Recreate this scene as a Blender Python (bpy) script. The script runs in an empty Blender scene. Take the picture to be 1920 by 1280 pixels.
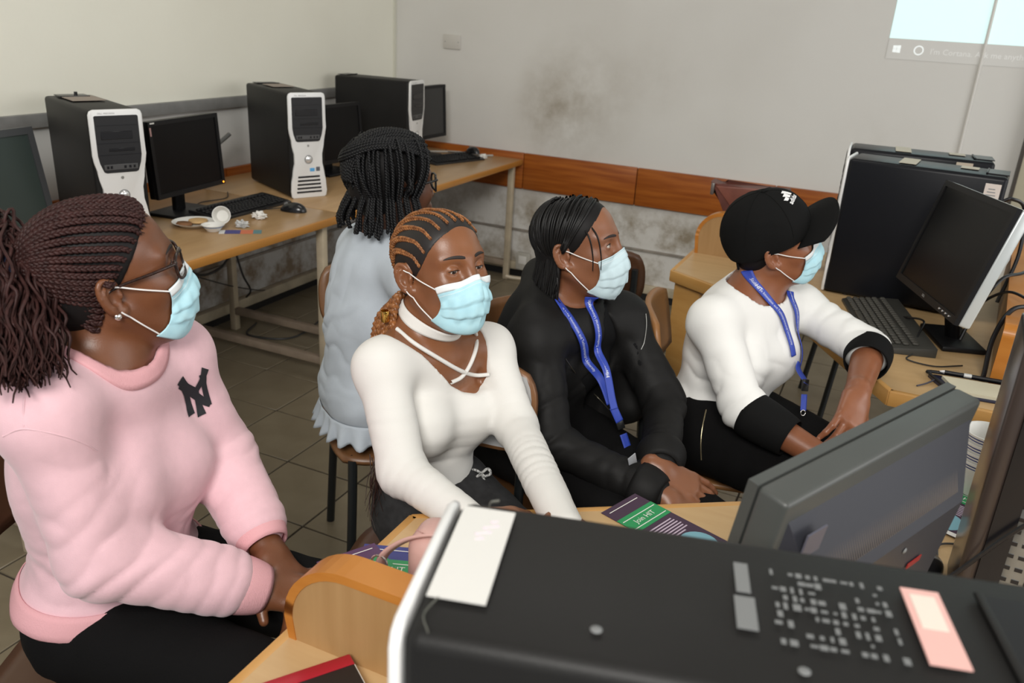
import bpy, bmesh, math, random
import numpy as np
from mathutils import Vector, Matrix, Euler
from mathutils.bvhtree import BVHTree
random.seed(7); np.random.seed(7)
SC = bpy.context.scene
COL = SC.collection
PI = math.pi

# ------------------------------------------------------------------ camera
CAM_POS = np.array([0.0, 0.0, 1.547])
FOC = 1570.714                       # focal length in pixels of a 1920 wide frame
PITCH, ROLL, YAW = 0.3754105, 0.0602921, 0.4138283
_f = np.array([-math.sin(YAW)*math.cos(PITCH), math.cos(YAW)*math.cos(PITCH), -math.sin(PITCH)])
_r = np.array([math.cos(YAW), math.sin(YAW), 0.0]); _u = np.cross(_r, _f)
CR = math.cos(ROLL)*_r + math.sin(ROLL)*_u
CU = -math.sin(ROLL)*_r + math.cos(ROLL)*_u
CF = _f
cam_d = bpy.data.cameras.new('camera'); cam = bpy.data.objects.new('camera', cam_d); COL.objects.link(cam)
cam_d.sensor_width = 36.0; cam_d.sensor_fit = 'HORIZONTAL'; cam_d.lens = FOC/1920*36.0
cam_d.clip_start = 0.02; cam_d.clip_end = 60
M = Matrix.Identity(4)
for i in range(3):
    M[i][0] = CR[i]; M[i][1] = CU[i]; M[i][2] = -CF[i]; M[i][3] = CAM_POS[i]
cam.matrix_world = M
cam_d.dof.use_dof = True; cam_d.dof.focus_distance = 1.62; cam_d.dof.aperture_fstop = 6.3
SC.camera = cam

def P(px, py, dep):
    """World point seen at a photograph pixel, dep metres along the viewing axis (used to read joint positions off the photo)."""
    return CAM_POS + (CF + (px-960)/FOC*CR - (py-640)/FOC*CU)*dep

# ------------------------------------------------------------------ world, lamps, exposure
SC.view_settings.view_transform = 'Standard'; SC.view_settings.look = 'None'
SC.view_settings.exposure = 0.28; SC.view_settings.gamma = 1.0
SC.view_settings.use_curve_mapping = False
wd = bpy.data.worlds.new('World'); SC.world = wd; wd.use_nodes = True
bg = wd.node_tree.nodes['Background']; bg.inputs[0].default_value = (0.86, 0.93, 1.0, 1); bg.inputs[1].default_value = 0.24
def area(name, loc, target, sx, sy, power, col):
    l = bpy.data.lights.new(name, 'AREA'); l.shape = 'RECTANGLE'; l.size = sx; l.size_y = sy; l.energy = power; l.color = col
    o = bpy.data.objects.new(name, l); COL.objects.link(o); o.location = loc
    o.rotation_euler = (Vector(target)-Vector(loc)).to_track_quat('-Z', 'Y').to_euler(); return o
area('window_daylight', (3.3, 1.6, 1.9), (-1.5, 2.2, 0.9), 3.6, 1.6, 56, (1.0, 0.985, 0.96))
area('bounced_flash', (0.25, -1.5, 2.95), (-0.8, 2.2, 0.6), 1.4, 1.0, 92, (1.0, 0.97, 0.92))
area('ceiling_fill', (-1.2, 2.3, 3.0), (-1.2, 2.3, 0), 1.6, 0.4, 9, (1.0, 0.98, 0.94))  # fill lamp added under the ceiling, no fitting is modelled

# ------------------------------------------------------------------ materials
MATS = {}
def mat(name, col, rough=0.6, metal=0.0, var=0.0, vscale=20.0, spec=0.5, bump=0.0, bscale=80.0, sss=0.0, stretch=None, sheen=0.0, coat=0.0, col2=None):
    if name in MATS: return MATS[name]
    m = bpy.data.materials.new(name); m.use_nodes = True; nt = m.node_tree; b = nt.nodes['Principled BSDF']
    b.inputs['Base Color'].default_value = (*col, 1); b.inputs['Roughness'].default_value = rough
    b.inputs['Metallic'].default_value = metal; b.inputs['Specular IOR Level'].default_value = spec
    if sss: 
        b.inputs['Subsurface Weight'].default_value = sss; b.inputs['Subsurface Radius'].default_value = (0.012, 0.005, 0.003); b.inputs['Subsurface Scale'].default_value = 0.5
    if sheen: b.inputs['Sheen Weight'].default_value = sheen
    if coat: b.inputs['Coat Weight'].default_value = coat; b.inputs['Coat Roughness'].default_value = 0.2
    tc = nt.nodes.new('ShaderNodeTexCoord'); mp = nt.nodes.new('ShaderNodeMapping'); nt.links.new(tc.outputs['Object'], mp.inputs[0])
    if stretch: mp.inputs['Scale'].default_value = stretch
    if var or col2:
        n = nt.nodes.new('ShaderNodeTexNoise'); n.inputs['Scale'].default_value = vscale; n.inputs['Detail'].default_value = 5
        nt.links.new(mp.outputs[0], n.inputs['Vector'])
        r = nt.nodes.new('ShaderNodeValToRGB'); r.color_ramp.elements[0].position = 0.35; r.color_ramp.elements[1].position = 0.68
        c2 = col2 if col2 else tuple(min(1, c*(1+var)) for c in col); c1 = col if col2 else tuple(c*(1-var) for c in col)
        r.color_ramp.elements[0].color = (*c1, 1); r.color_ramp.elements[1].color = (*c2, 1)
        nt.links.new(n.outputs['Fac'], r.inputs[0]); nt.links.new(r.outputs[0], b.inputs['Base Color'])
    if bump:
        n2 = nt.nodes.new('ShaderNodeTexNoise'); n2.inputs['Scale'].default_value = bscale; n2.inputs['Detail'].default_value = 3
        nt.links.new(mp.outputs[0], n2.inputs['Vector'])
        bp = nt.nodes.new('ShaderNodeBump'); bp.inputs['Strength'].default_value = bump; bp.inputs['Distance'].default_value = 0.004
        nt.links.new(n2.outputs['Fac'], bp.inputs['Height']); nt.links.new(bp.outputs[0], b.inputs['Normal'])
    MATS[name] = m; return m

def glow(name, col, strength):
    m = bpy.data.materials.new(name); m.use_nodes = True; nt = m.node_tree; b = nt.nodes['Principled BSDF']
    b.inputs['Base Color'].default_value = (*col, 1); b.inputs['Emission Color'].default_value = (*col, 1); b.inputs['Emission Strength'].default_value = strength
    return m

# ------------------------------------------------------------------ mesh building
def link(name, me, m=None, parent=None, label=None, kind=None):
    o = bpy.data.objects.new(name, me); COL.objects.link(o)
    if m is not None and len(me.materials) == 0: me.materials.append(m)
    if parent is not None: o.parent = parent
    if label: o['label'] = label
    if kind: o['kind'] = kind
    return o

def thing(name, label, cat, loc=(0, 0, 0), rotz=0.0, group=None):
    o = bpy.data.objects.new(name, None); COL.objects.link(o); o.location = loc; o.rotation_euler = (0, 0, rotz)
    o.empty_display_size = 0.05; o['label'] = label; o['category'] = cat
    if group: o['group'] = group
    return o

def tag(o, label, cat, group=None):
    o['label'] = label; o['category'] = cat
    if group: o['group'] = group
    return o

def frame(o=(0, 0, 0), x=(1, 0, 0), z=(0, 0, 1)):
    x = Vector(x).normalized(); z = Vector(z); y = z.cross(x).normalized(); z = x.cross(y).normalized()
    m = Matrix.Identity(4)
    for i in range(3): m[i][0] = x[i]; m[i][1] = y[i]; m[i][2] = z[i]; m[i][3] = o[i]
    return m

class MB:
    def __init__(s): s.bm = bmesh.new()
    def box(s, c, size, bevel=0.0, seg=2, mx=None):
        r = bmesh.ops.create_cube(s.bm, size=1.0); vs = r['verts']
        m = Matrix.Translation(c) @ Matrix.Diagonal((*size, 1)) if mx is None else mx @ Matrix.Translation(c) @ Matrix.Diagonal((*size, 1))
        bmesh.ops.transform(s.bm, matrix=m, verts=vs)
        if bevel > 0:
            es = list({e for v in vs for e in v.link_edges})
            bmesh.ops.bevel(s.bm, geom=es, offset=bevel, segments=seg, profile=0.5, affect='EDGES', clamp_overlap=True)
        return s
    def prism(s, poly, t0, t1, mx=None, bevel=0.0, seg=2):
        """extrude the 2-D polygon along local z from t0 to t1"""
        mx = mx or Matrix.Identity(4)
        a = [s.bm.verts.new(mx @ Vector((p[0], p[1], t0))) for p in poly]; b = [s.bm.verts.new(mx @ Vector((p[0], p[1], t1))) for p in poly]
        n = len(poly); fs = [s.bm.faces.new(a[::-1]), s.bm.faces.new(b)]
        for i in range(n): fs.append(s.bm.faces.new((a[i], a[(i+1) % n], b[(i+1) % n], b[i])))
        if bevel > 0:
            es = list({e for e in fs[1].edges}) + list({e for e in fs[0].edges})
            bmesh.ops.bevel(s.bm, geom=es, offset=bevel, segments=seg, profile=0.5, affect='EDGES', clamp_overlap=True)
        return s
    def tube(s, pts, r, seg=8, closed=False, cap=True, flat=1.0):
        v, f = tube_arrays(pts, r, seg, closed, cap, flat); s.add(v, f); return s
    def cyl(s, a, b, r, seg=16, r2=None):
        a = Vector(a); b = Vector(b); return s.tube([a, b], [r, r if r2 is None else r2], seg)
    def lathe(s, prof, c=(0, 0, 0), seg=28, mx=None):
        mx = mx or Matrix.Translation(c); rings = []
        for (r, z) in prof:
            if r < 1e-6: rings.append([s.bm.verts.new(mx @ Vector((0, 0, z)))])
            else: rings.append([s.bm.verts.new(mx @ Vector((r*math.cos(2*PI*i/seg), r*math.sin(2*PI*i/seg), z))) for i in range(seg)])
        for A, B in zip(rings[:-1], rings[1:]):
            for i in range(seg):
                j = (i+1) % seg
                if len(A) == 1 and len(B) == 1: continue
                if len(A) == 1: s.bm.faces.new((A[0], B[j], B[i]))
                elif len(B) == 1: s.bm.faces.new((A[i], A[j], B[0]))
                else: s.bm.faces.new((A[i], A[j], B[j], B[i]))
        return s
    def grid(s, fn, nu, nv, closed_u=False):
        g = [[s.bm.verts.new(fn(i/(nu if closed_u else nu-1), j/(nv-1))) for j in range(nv)] for i in range(nu)]
        for i in range(nu if closed_u else nu-1):
            for j in range(nv-1):
                a = g[i][j]; b = g[(i+1) % nu][j]; c = g[(i+1) % nu][j+1]; d = g[i][j+1]
                s.bm.faces.new((a, b, c, d))
        return s
    def add(s, v, f):
        vs = [s.bm.verts.new(p) for p in v]
        for q in f:
            try: s.bm.faces.new([vs[i] for i in q])
            except ValueError: pass
        return s
    def build(s, name, m, parent=None, label=None, kind=None, smooth=True, angle=40, origin=None, recalc=True):
        me = bpy.data.meshes.new(name)
        if recalc: bmesh.ops.recalc_face_normals(s.bm, faces=s.bm.faces)
        if origin is not None: bmesh.ops.translate(s.bm, vec=-Vector(origin), verts=s.bm.verts)
        s.bm.to_mesh(me); s.bm.free()
        if smooth:
            me.polygons.foreach_set('use_smooth', [True]*len(me.polygons)); me.set_sharp_from_angle(angle=math.radians(angle))
        o = link(name, me, m, parent, label, kind)
        if origin is not None: o.location = origin
        return o

def smooth_path(pts, n):
    """Catmull-Rom through pts, n samples"""
    p = np.array([list(q) for q in pts], float); m = len(p)
    if m == 2: 
        t = np.linspace(0, 1, n)[:, None]; return p[0]*(1-t)+p[1]*t
    q = np.vstack([2*p[0]-p[1], p, 2*p[-1]-p[-2]])
    out = []
    for t in np.linspace(0, m-1-1e-6, n):
        i = int(t); u = t-i; a, b, c, d = q[i], q[i+1], q[i+2], q[i+3]
        out.append(0.5*((2*b)+(-a+c)*u+(2*a-5*b+4*c-d)*u*u+(-a+3*b-3*c+d)*u**3))
    return np.array(out)

def frames(pts, up=None):
    p = np.asarray(pts, float); t = np.gradient(p, axis=0); t /= np.linalg.norm(t, axis=1)[:, None]+1e-12
    n = np.zeros_like(p); u = np.array([0, 0, 1.0]) if up is None else np.asarray(up, float)
    if abs(t[0] @ u) > 0.95: u = np.array([1.0, 0, 0])
    v = u-t[0]*(t[0] @ u); n[0] = v/np.linalg.norm(v)
    for i in range(1, len(p)):
        v = n[i-1]-t[i]*(n[i-1] @ t[i]); n[i] = v/(np.linalg.norm(v)+1e-12)
    return t, n, np.cross(t, n)

def tube_arrays(pts, r, seg=8, closed=False, cap=True, flat=1.0):
    p = np.array([list(q) for q in pts], float); N = len(p); r = np.full(N, r, float) if np.isscalar(r) else np.asarray(r, float)
    t, n, b = frames(p)
    ang = np.arange(seg)*2*PI/seg
    v = p[:, None, :]+r[:, None, None]*(np.cos(ang)[None, :, None]*n[:, None, :]+flat*np.sin(ang)[None, :, None]*b[:, None, :])
    v = v.reshape(-1, 3).tolist(); f = []
    for i in range(N if closed else N-1):
        k = (i+1) % N
        for j in range(seg): f.append((i*seg+j, i*seg+(j+1) % seg, k*seg+(j+1) % seg, k*seg+j))
    if cap and not closed: f.append(tuple(range(seg))[::-1]); f.append(tuple((N-1)*seg+j for j in range(seg)))
    return v, f

def mesh_np(name, v, f):
    me = bpy.data.meshes.new(name); v = np.asarray(v, np.float32); f = np.asarray(f, np.int32)
    me.vertices.add(len(v)); me.vertices.foreach_set('co', v.ravel())
    k = f.shape[1]; me.loops.add(f.size); me.loops.foreach_set('vertex_index', f.ravel())
    me.polygons.add(len(f)); me.polygons.foreach_set('loop_start', np.arange(0, f.size, k, dtype=np.int32))
    me.polygons.foreach_set('use_smooth', np.ones(len(f), bool)); me.update(calc_edges=True); me.validate(); return me

def text_mesh(body, size=1.0, res=2, extrude=0.0, shear=0.0, bold=0.0):
    """flat lettering as arrays, centred on its own middle"""
    c = bpy.data.curves.new('lettering', 'FONT'); c.body = body; c.size = size; c.align_x = 'CENTER'; c.align_y = 'CENTER'; c.resolution_u = res; c.shear = shear; c.offset = bold
    o = bpy.data.objects.new('lettering', c); COL.objects.link(o); bpy.context.view_layer.update()
    me = bpy.data.meshes.new_from_object(o.evaluated_get(bpy.context.evaluated_depsgraph_get()))
    v = [tuple(x.co) for x in me.vertices]; f = [tuple(p.vertices) for p in me.polygons]
    bpy.data.objects.remove(o); bpy.data.curves.remove(c); bpy.data.meshes.remove(me); return v, f

def copy_tree(o, parent=None):
    c = o.copy(); COL.objects.link(c); c.parent = parent
    for ch in list(o.children): copy_tree(ch, c)
    return c
# ================================================================== the room
WX, WY = -2.936, 4.636               # inner faces of the left and the back wall
def wall_mat(name, base, dirt, low_dirt, spots):
    """painted plaster with its own grime: cloudy smudges and a dirtier band near the floor"""
    m = bpy.data.materials.new(name); m.use_nodes = True; nt = m.node_tree; b = nt.nodes['Principled BSDF']; b.inputs['Roughness'].default_value = 0.62
    L = nt.links.new; tc = nt.nodes.new('ShaderNodeTexCoord'); geo = tc.outputs['Object']
    n = nt.nodes.new('ShaderNodeTexNoise'); n.inputs['Scale'].default_value = 5.5; n.inputs['Detail'].default_value = 7; n.inputs['Roughness'].default_value = 0.65; L(geo, n.inputs['Vector'])
    n1 = nt.nodes.new('ShaderNodeTexNoise'); n1.inputs['Scale'].default_value = 1.1; n1.inputs['Detail'].default_value = 3; L(geo, n1.inputs['Vector'])
    def mth(op, a, c, clamp=False):
        k = nt.nodes.new('ShaderNodeMath'); k.operation = op; k.use_clamp = clamp
        for i, x in enumerate((a, c)):
            if x is None: continue
            if isinstance(x, (int, float)): k.inputs[i].default_value = x
            else: L(x, k.inputs[i])
        return k.outputs[0]
    fac = mth('MULTIPLY', mth('SUBTRACT', n1.outputs['Fac'], 0.45, True), 0.5)
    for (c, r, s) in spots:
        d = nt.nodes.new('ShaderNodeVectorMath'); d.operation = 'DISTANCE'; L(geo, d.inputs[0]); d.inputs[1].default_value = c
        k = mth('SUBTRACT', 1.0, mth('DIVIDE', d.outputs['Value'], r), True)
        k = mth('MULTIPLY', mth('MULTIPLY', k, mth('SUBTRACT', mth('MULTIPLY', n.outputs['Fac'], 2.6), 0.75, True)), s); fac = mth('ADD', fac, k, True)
    sx = nt.nodes.new('ShaderNodeSeparateXYZ'); L(geo, sx.inputs[0])
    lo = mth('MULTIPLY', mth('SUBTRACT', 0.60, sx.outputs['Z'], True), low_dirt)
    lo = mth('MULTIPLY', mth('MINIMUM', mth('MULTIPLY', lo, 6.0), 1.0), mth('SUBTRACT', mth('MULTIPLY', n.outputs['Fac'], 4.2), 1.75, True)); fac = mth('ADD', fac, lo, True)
    mx = nt.nodes.new('ShaderNodeMix'); mx.data_type = 'RGBA'; L(fac, mx.inputs['Factor']); mx.inputs['A'].default_value = (*base, 1); mx.inputs['B'].default_value = (*dirt, 1)
    L(mx.outputs['Result'], b.inputs['Base Color'])
    n2 = nt.nodes.new('ShaderNodeTexNoise'); n2.inputs['Scale'].default_value = 60; L(geo, n2.inputs['Vector'])
    bp = nt.nodes.new('ShaderNodeBump'); bp.inputs['Strength'].default_value = 0.12; bp.inputs['Distance'].default_value = 0.003; L(n2.outputs['Fac'], bp.inputs['Height']); L(bp.outputs[0], b.inputs['Normal'])
    return m
M_wall_b = wall_mat('back_wall_paint', (0.71, 0.695, 0.66), (0.30, 0.25, 0.18), 0.9,
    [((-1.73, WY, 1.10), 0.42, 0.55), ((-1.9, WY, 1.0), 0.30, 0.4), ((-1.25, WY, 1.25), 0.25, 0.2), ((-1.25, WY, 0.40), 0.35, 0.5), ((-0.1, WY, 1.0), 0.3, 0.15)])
M_wall_l = wall_mat('left_wall_paint', (0.86, 0.845, 0.74), (0.45, 0.40, 0.30), 0.0, [])
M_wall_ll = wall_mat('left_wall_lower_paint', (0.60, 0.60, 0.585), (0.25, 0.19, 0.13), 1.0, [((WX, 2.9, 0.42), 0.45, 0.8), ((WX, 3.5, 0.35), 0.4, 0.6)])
M_skirt = mat('black_skirting', (0.012, 0.012, 0.013), 0.4)
M_trunk = mat('cream_trunking', (0.50, 0.43, 0.31), 0.5, var=0.18, vscale=9)
M_rail = mat('grey_rail', (0.21, 0.21, 0.205), 0.5, var=0.12, vscale=12)
M_pine = mat('varnished_pine', (0.27, 0.066, 0.009), 0.36, col2=(0.42, 0.125, 0.020), vscale=5, stretch=(0.6, 0.6, 9), spec=0.35)
M_tile = mat('beige_floor_tile', (0.195, 0.160, 0.105), 0.36, col2=(0.24, 0.200, 0.135), vscale=7, bump=0.05, bscale=30)
M_grout = mat('dark_grout', (0.045, 0.034, 0.024), 0.9)
M_white = mat('white_plastic', (0.72, 0.70, 0.66), 0.4)

def structure(mb, name, m, **k):
    o = mb.build(name, m, **k); o['kind'] = 'structure'; return o
floor = structure(MB().box((0.0, 1.9, -0.029), (5.9, 5.6, 0.05)), 'floor', M_grout)
tile_me = {}
gx = [-1.468+0.2985*k for k in range(-5, 10)]; gy = [2.089+0.297*k for k in range(-7, 9)]
for i in range(len(gx)):
    for j in range(len(gy)):
        x0, x1, y0, y1 = gx[i], gx[i]+0.2985, gy[j], gy[j]+0.297
        if x0 < WX: x0 = WX
        y1 = min(y1, WY)
        if y1-y0 < 0.02 or x1-x0 < 0.02: continue
        key = (round(x1-x0, 3), round(y1-y0, 3))
        if key not in tile_me:
            t = MB().box((0, 0, -0.003), (key[0]-0.006, key[1]-0.006, 0.006), bevel=0.0015, seg=1); o = t.build('floor_tile', M_tile, floor); tile_me[key] = o.data
        else: o = link('floor_tile', tile_me[key], None, floor)
        o.location = ((x0+x1)/2, (y0+y1)/2, random.uniform(-0.0006, 0.0006))

structure(MB().box((WX-0.05, 2.1, 2.12), (0.1, 5.3, 2.06)), 'wall_left', M_wall_l)
structure(MB().box((WX-0.05, 2.1, 0.545), (0.1, 5.3, 1.09)), 'wall_left_lower', M_wall_ll)
structure(MB().box((-0.1, WY+0.05, 1.575), (5.8, 0.1, 3.15)), 'wall_back', M_wall_b)
structure(MB().box((0.0, 1.9, 3.2), (6.0, 5.6, 0.1)), 'ceiling', mat('ceiling_paint', (0.75, 0.74, 0.71), 0.8))
structure(MB().box((WX+0.012, 2.1, 1.069), (0.024, 5.0, 0.05), bevel=0.003), 'trim_1', M_rail)
structure(MB().box((WX+0.006, 2.3, 0.022), (0.012, 4.66, 0.045)), 'baseboard_left', M_skirt)
structure(MB().box((-0.2, WY-0.006, 0.022), (5.4, 0.012, 0.045)), 'baseboard_back', M_skirt)
structure(MB().box((WX+0.022, 2.3, 0.075), (0.044, 4.6, 0.05), bevel=0.004), 'trim_2', M_trunk)
structure(MB().box((-0.2, WY-0.014, 0.072), (5.4, 0.028, 0.05), bevel=0.004), 'trim_3', M_trunk)
M_ledge = mat('grey_brown_ledge', (0.28, 0.25, 0.215), 0.7, var=0.2)  # thin strips, browner and darker than the wall paint
structure(MB().box((WX+0.006, 2.3, 0.289), (0.012, 4.6, 0.014), bevel=0.002), 'trim_4', M_ledge)
structure(MB().box((-0.2, WY-0.006, 0.296), (5.4, 0.012, 0.014), bevel=0.002), 'trim_5', M_ledge)
tr6 = structure(MB().box((-0.2, WY-0.005, 0.66), (5.4, 0.01, 0.19)), 'trim_6', mat('pine_backing', (0.10, 0.03, 0.008), 0.6))
for x0, x1 in ((WX+0.03, -2.02), (-2.018, -1.32), (-1.317, -0.56), (-0.557, 0.3), (0.303, 1.4)):
    MB().box(((x0+x1)/2, WY-0.016, 0.66), (x1-x0-0.002, 0.024, 0.212), bevel=0.004).build('plank', M_pine, tr6)
tr7 = structure(MB().box((WX+0.005, 2.3, 0.66), (0.01, 4.6, 0.19)), 'trim_7', mat('pine_backing', (0.10, 0.03, 0.008), 0.6))
for y0, y1 in ((0.2, 1.7), (1.702, 3.1), (3.102, WY-0.03)):
    MB().box((WX+0.016, (y0+y1)/2, 0.66), (0.024, y1-y0-0.002, 0.212), bevel=0.004).build('plank', M_pine, tr7)
# corner pilaster strip: the cream wall ends in a pale edge
structure(MB().box((WX+0.006, WY-0.012, 2.12), (0.012, 0.024, 2.05)), 'trim_8', mat('corner_paint', (0.66, 0.65, 0.56), 0.6))

t = thing('blank_wall_plate', 'square off-white blank switch plate high on the back wall near the corner', 'wall plate', (-2.538, WY, 1.355))
MB().box((0, -0.005, 0), (0.115, 0.01, 0.082), bevel=0.004).build('plate', mat('plate_paint', (0.60, 0.575, 0.53), 0.45), t)
for sx in (-0.044, 0.044): MB().cyl((sx, -0.0105, 0), (sx, -0.009, 0), 0.003, 8).build('screw', M_rail, t)
tag(MB().tube([(0.255, WY-0.008, 0.9), (0.254, WY-0.008, 1.2), (0.253, WY-0.008, 1.8), (0.251, WY-0.008, 2.5), (0.25, WY-0.008, 3.1)], 0.0075, 8).build('cable_conduit', M_white),
    'thin white vertical cable conduit crossing the projection on the back wall', 'conduit')

# ---- the projector's picture on the back wall, its light put in as glowing sheets
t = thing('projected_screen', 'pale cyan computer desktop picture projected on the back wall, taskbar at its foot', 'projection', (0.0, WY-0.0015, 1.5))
def wallquad(x0, x1, z0, z1, y=-0.001, dx0=0.0):
    m = MB(); v = [(x0, y, z0-1.5), (x1, y, z0-1.5), (x1, y, z1-1.5), (x0+dx0, y, z1-1.5)]; m.add(v, [(0, 1, 2, 3)]); return m
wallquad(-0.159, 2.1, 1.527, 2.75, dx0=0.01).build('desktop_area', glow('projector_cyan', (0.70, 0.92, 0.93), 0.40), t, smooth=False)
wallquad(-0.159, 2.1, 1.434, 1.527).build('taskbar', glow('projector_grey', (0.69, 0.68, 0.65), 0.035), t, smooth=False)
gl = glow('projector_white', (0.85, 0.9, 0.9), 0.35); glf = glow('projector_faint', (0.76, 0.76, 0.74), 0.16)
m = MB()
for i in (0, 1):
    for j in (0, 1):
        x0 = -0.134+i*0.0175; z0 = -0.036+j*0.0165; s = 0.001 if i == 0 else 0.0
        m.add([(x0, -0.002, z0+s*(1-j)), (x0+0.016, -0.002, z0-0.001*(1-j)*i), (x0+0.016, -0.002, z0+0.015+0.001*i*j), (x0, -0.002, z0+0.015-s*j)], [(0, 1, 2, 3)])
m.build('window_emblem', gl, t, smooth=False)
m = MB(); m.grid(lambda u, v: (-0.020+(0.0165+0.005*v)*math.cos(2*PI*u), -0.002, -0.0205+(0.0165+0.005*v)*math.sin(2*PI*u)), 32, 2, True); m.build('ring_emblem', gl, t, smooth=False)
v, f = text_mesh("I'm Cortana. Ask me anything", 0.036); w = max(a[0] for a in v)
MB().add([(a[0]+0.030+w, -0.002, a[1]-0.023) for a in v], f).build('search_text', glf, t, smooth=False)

t = thing('cream_board', 'cream wall board with dark edge strip at the right end of the back wall', 'board', (0.86, WY, 0.0))
MB().box((0.0, -0.03, 1.35), (0.68, 0.05, 1.46), bevel=0.004).build('panel', mat('cream_board_paint', (0.52, 0.48, 0.36), 0.5), t)
MB().box((-0.345, -0.03, 1.35), (0.012, 0.056, 1.48)).build('edge_strip', mat('dark_strip', (0.05, 0.04, 0.03), 0.5), t)
MB().box((0.0, -0.03, 0.61), (0.70, 0.056, 0.016)).build('lower_strip', mat('dark_strip', (0.05, 0.04, 0.03), 0.5), t)

# ================================================================== desks on the left wall
M_lam = mat('tan_laminate', (0.40, 0.245, 0.115), 0.28, col2=(0.46, 0.29, 0.14), vscale=3.5, stretch=(6, 0.7, 1), bump=0.03, bscale=50)
M_edge = mat('orange_lipping', (0.46, 0.195, 0.035), 0.35, col2=(0.54, 0.245, 0.055), vscale=4, stretch=(3, 0.6, 6))
M_leg = mat('cream_steel', (0.50, 0.42, 0.30), 0.4, var=0.12, vscale=14)
M_leg2 = mat('taupe_steel', (0.27, 0.21, 0.155), 0.5, var=0.15, vscale=14)
def wall_desk(y0, y1, label, legs):
    L = y1-y0; t = thing('wall_desk', label, 'desk', ((WX+0.03-2.03)/2, (y0+y1)/2, 0), group='laminate desks along the left wall')
    D = 0.876
    MB().box((0, 0, 0.715), (D, L, 0.03), bevel=0.002).build('tabletop', M_lam, t)
    MB().box((D/2+0.005, 0, 0.715), (0.012, L, 0.032), bevel=0.004).build('edge_strip', M_edge, t)
    for yy in legs:
        for xx in (D/2-0.035, -D/2+0.09): MB().box((xx, yy, 0.35), (0.034, 0.034, 0.70), bevel=0.004).build('leg', M_leg, t)
        MB().box((0.02, yy, 0.10), (D-0.12, 0.03, 0.034), bevel=0.003).build('stretcher', M_leg2, t)
        MB().box((0.02, yy, 0.685), (D-0.1, 0.03, 0.03), bevel=0.003).build('top_rail', M_leg2, t)
    return t
wall_desk(1.2, 2.815, 'laminate wall desk with a plate, keyboard and mouse on top', (-0.70, 0.705))
wall_desk(2.822, 4.60, 'laminate wall desk reaching into the room corner under two towers', (-0.72, 0.835))

# ================================================================== chairs
M_blk = mat('black_tube_steel', (0.012, 0.014, 0.015), 0.35)
M_ply = mat('brown_plywood', (0.16, 0.072, 0.028), 0.38, col2=(0.22, 0.10, 0.04), vscale=4, stretch=(1, 8, 1))
M_ply2 = mat('dark_brown_plywood', (0.075, 0.032, 0.015), 0.33)
M_hpl = mat('grey_laminate_back', (0.42, 0.42, 0.42), 0.4)
def chair(label, x, y, heading, back_m=None, seat_m=None, face_m=None):
    """local +x is the way the sitter faces; seat centre at the origin"""
    back_m = back_m or M_ply; seat_m = seat_m or M_ply
    t = thing('school_chair', label, 'chair', (x, y, 0), heading, group='tubular school chairs')
    def seat(u, v):
        a, b = u*2-1, v*2-1; k = 1-0.16*abs(b)**4; kk = 1-0.10*abs(a)**5
        return (0.195*a*k, 0.19*b*kk, 0.447-0.012*math.exp(-((a*0.8)**2+b*b)*1.5)-0.014*max(0, a-0.6)**2*6)
    m = MB(); m.grid(seat, 14, 14); o = m.build('seat', seat_m, t); s = o.modifiers.new('thick', 'SOLIDIFY'); s.thickness = 0.014; s.offset = -1
    def back(u, v):
        a, b = u*2-1, v*2-1; hh = 0.095; ww = 0.178*(1-0.13*abs(b)**3)
        z = 0.765+hh*b*(1-0.16*abs(a)**5); return (-0.215-0.035*(b*0.5)+0.035*a*a, ww*a, z)
    m = MB(); m.grid(back, 14, 10); o = m.build('backrest', back_m, t); s = o.modifiers.new('thick', 'SOLIDIFY'); s.thickness = 0.014; s.offset = 0
    if face_m:
        m = MB(); m.grid(lambda u, v: tuple(np.array(back(0.03+0.94*u, 0.05+0.9*v))+np.array((0.009, 0, 0))), 12, 8); m.build('laminate_face', face_m, o)
    for sy in (-1, 1):
        MB().tube(smooth_path([(0.17, 0.145*sy, 0.43), (0.185, 0.15*sy, 0.30), (0.215, 0.165*sy, 0.0)], 8), 0.0125, 10).build('leg', M_blk, t)
        MB().tube(smooth_path([(-0.15, 0.145*sy, 0.43), (-0.17, 0.15*sy, 0.30), (-0.215, 0.16*sy, 0.0)], 8), 0.0125, 10).build('leg', M_blk, t)
        MB().tube(smooth_path([(0.16, 0.145*sy, 0.428), (-0.13, 0.15*sy, 0.428), (-0.19, 0.15*sy, 0.46), (-0.205, 0.15*sy, 0.60), (-0.215, 0.15*sy, 0.80)], 14), 0.011, 10).build('side_rail', M_blk, t)
        for zz in (0.73, 0.79): MB().lathe([(0, 0.003), (0.004, 0.002), (0.006, 0)], mx=frame((-0.2, 0.15*sy, zz), (0, 1, 0), (1, 0, 0.1))).build('rivet', mat('rivet_steel', (0.7, 0.7, 0.7), 0.3, 0.8), t)
    MB().tube([(-0.14, -0.145, 0.425), (-0.14, 0.145, 0.425)], 0.011, 8).build('crossbar', M_blk, t)
    return t
chair('brown plywood chair the person in the pale blue top sits on', -1.15, 1.82, math.radians(-46))
chair('brown plywood chair under the person in the black zip jacket', -0.645, 1.765, math.radians(-26))
chair('empty dark brown chair standing behind the black jacket near the carrel', -0.86, 2.72, math.radians(95), M_ply2, M_ply2)
chair('light brown plywood chair under the person in the black cap', -0.30, 2.13, math.radians(12), mat('tan_plywood', (0.30, 0.14, 0.05), 0.4), mat('tan_plywood', (0.30, 0.14, 0.05), 0.4))
chair('dark plywood chair under the person in the pink sweatshirt', -1.07, 0.80, math.radians(25), M_ply2, M_ply2)
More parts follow.
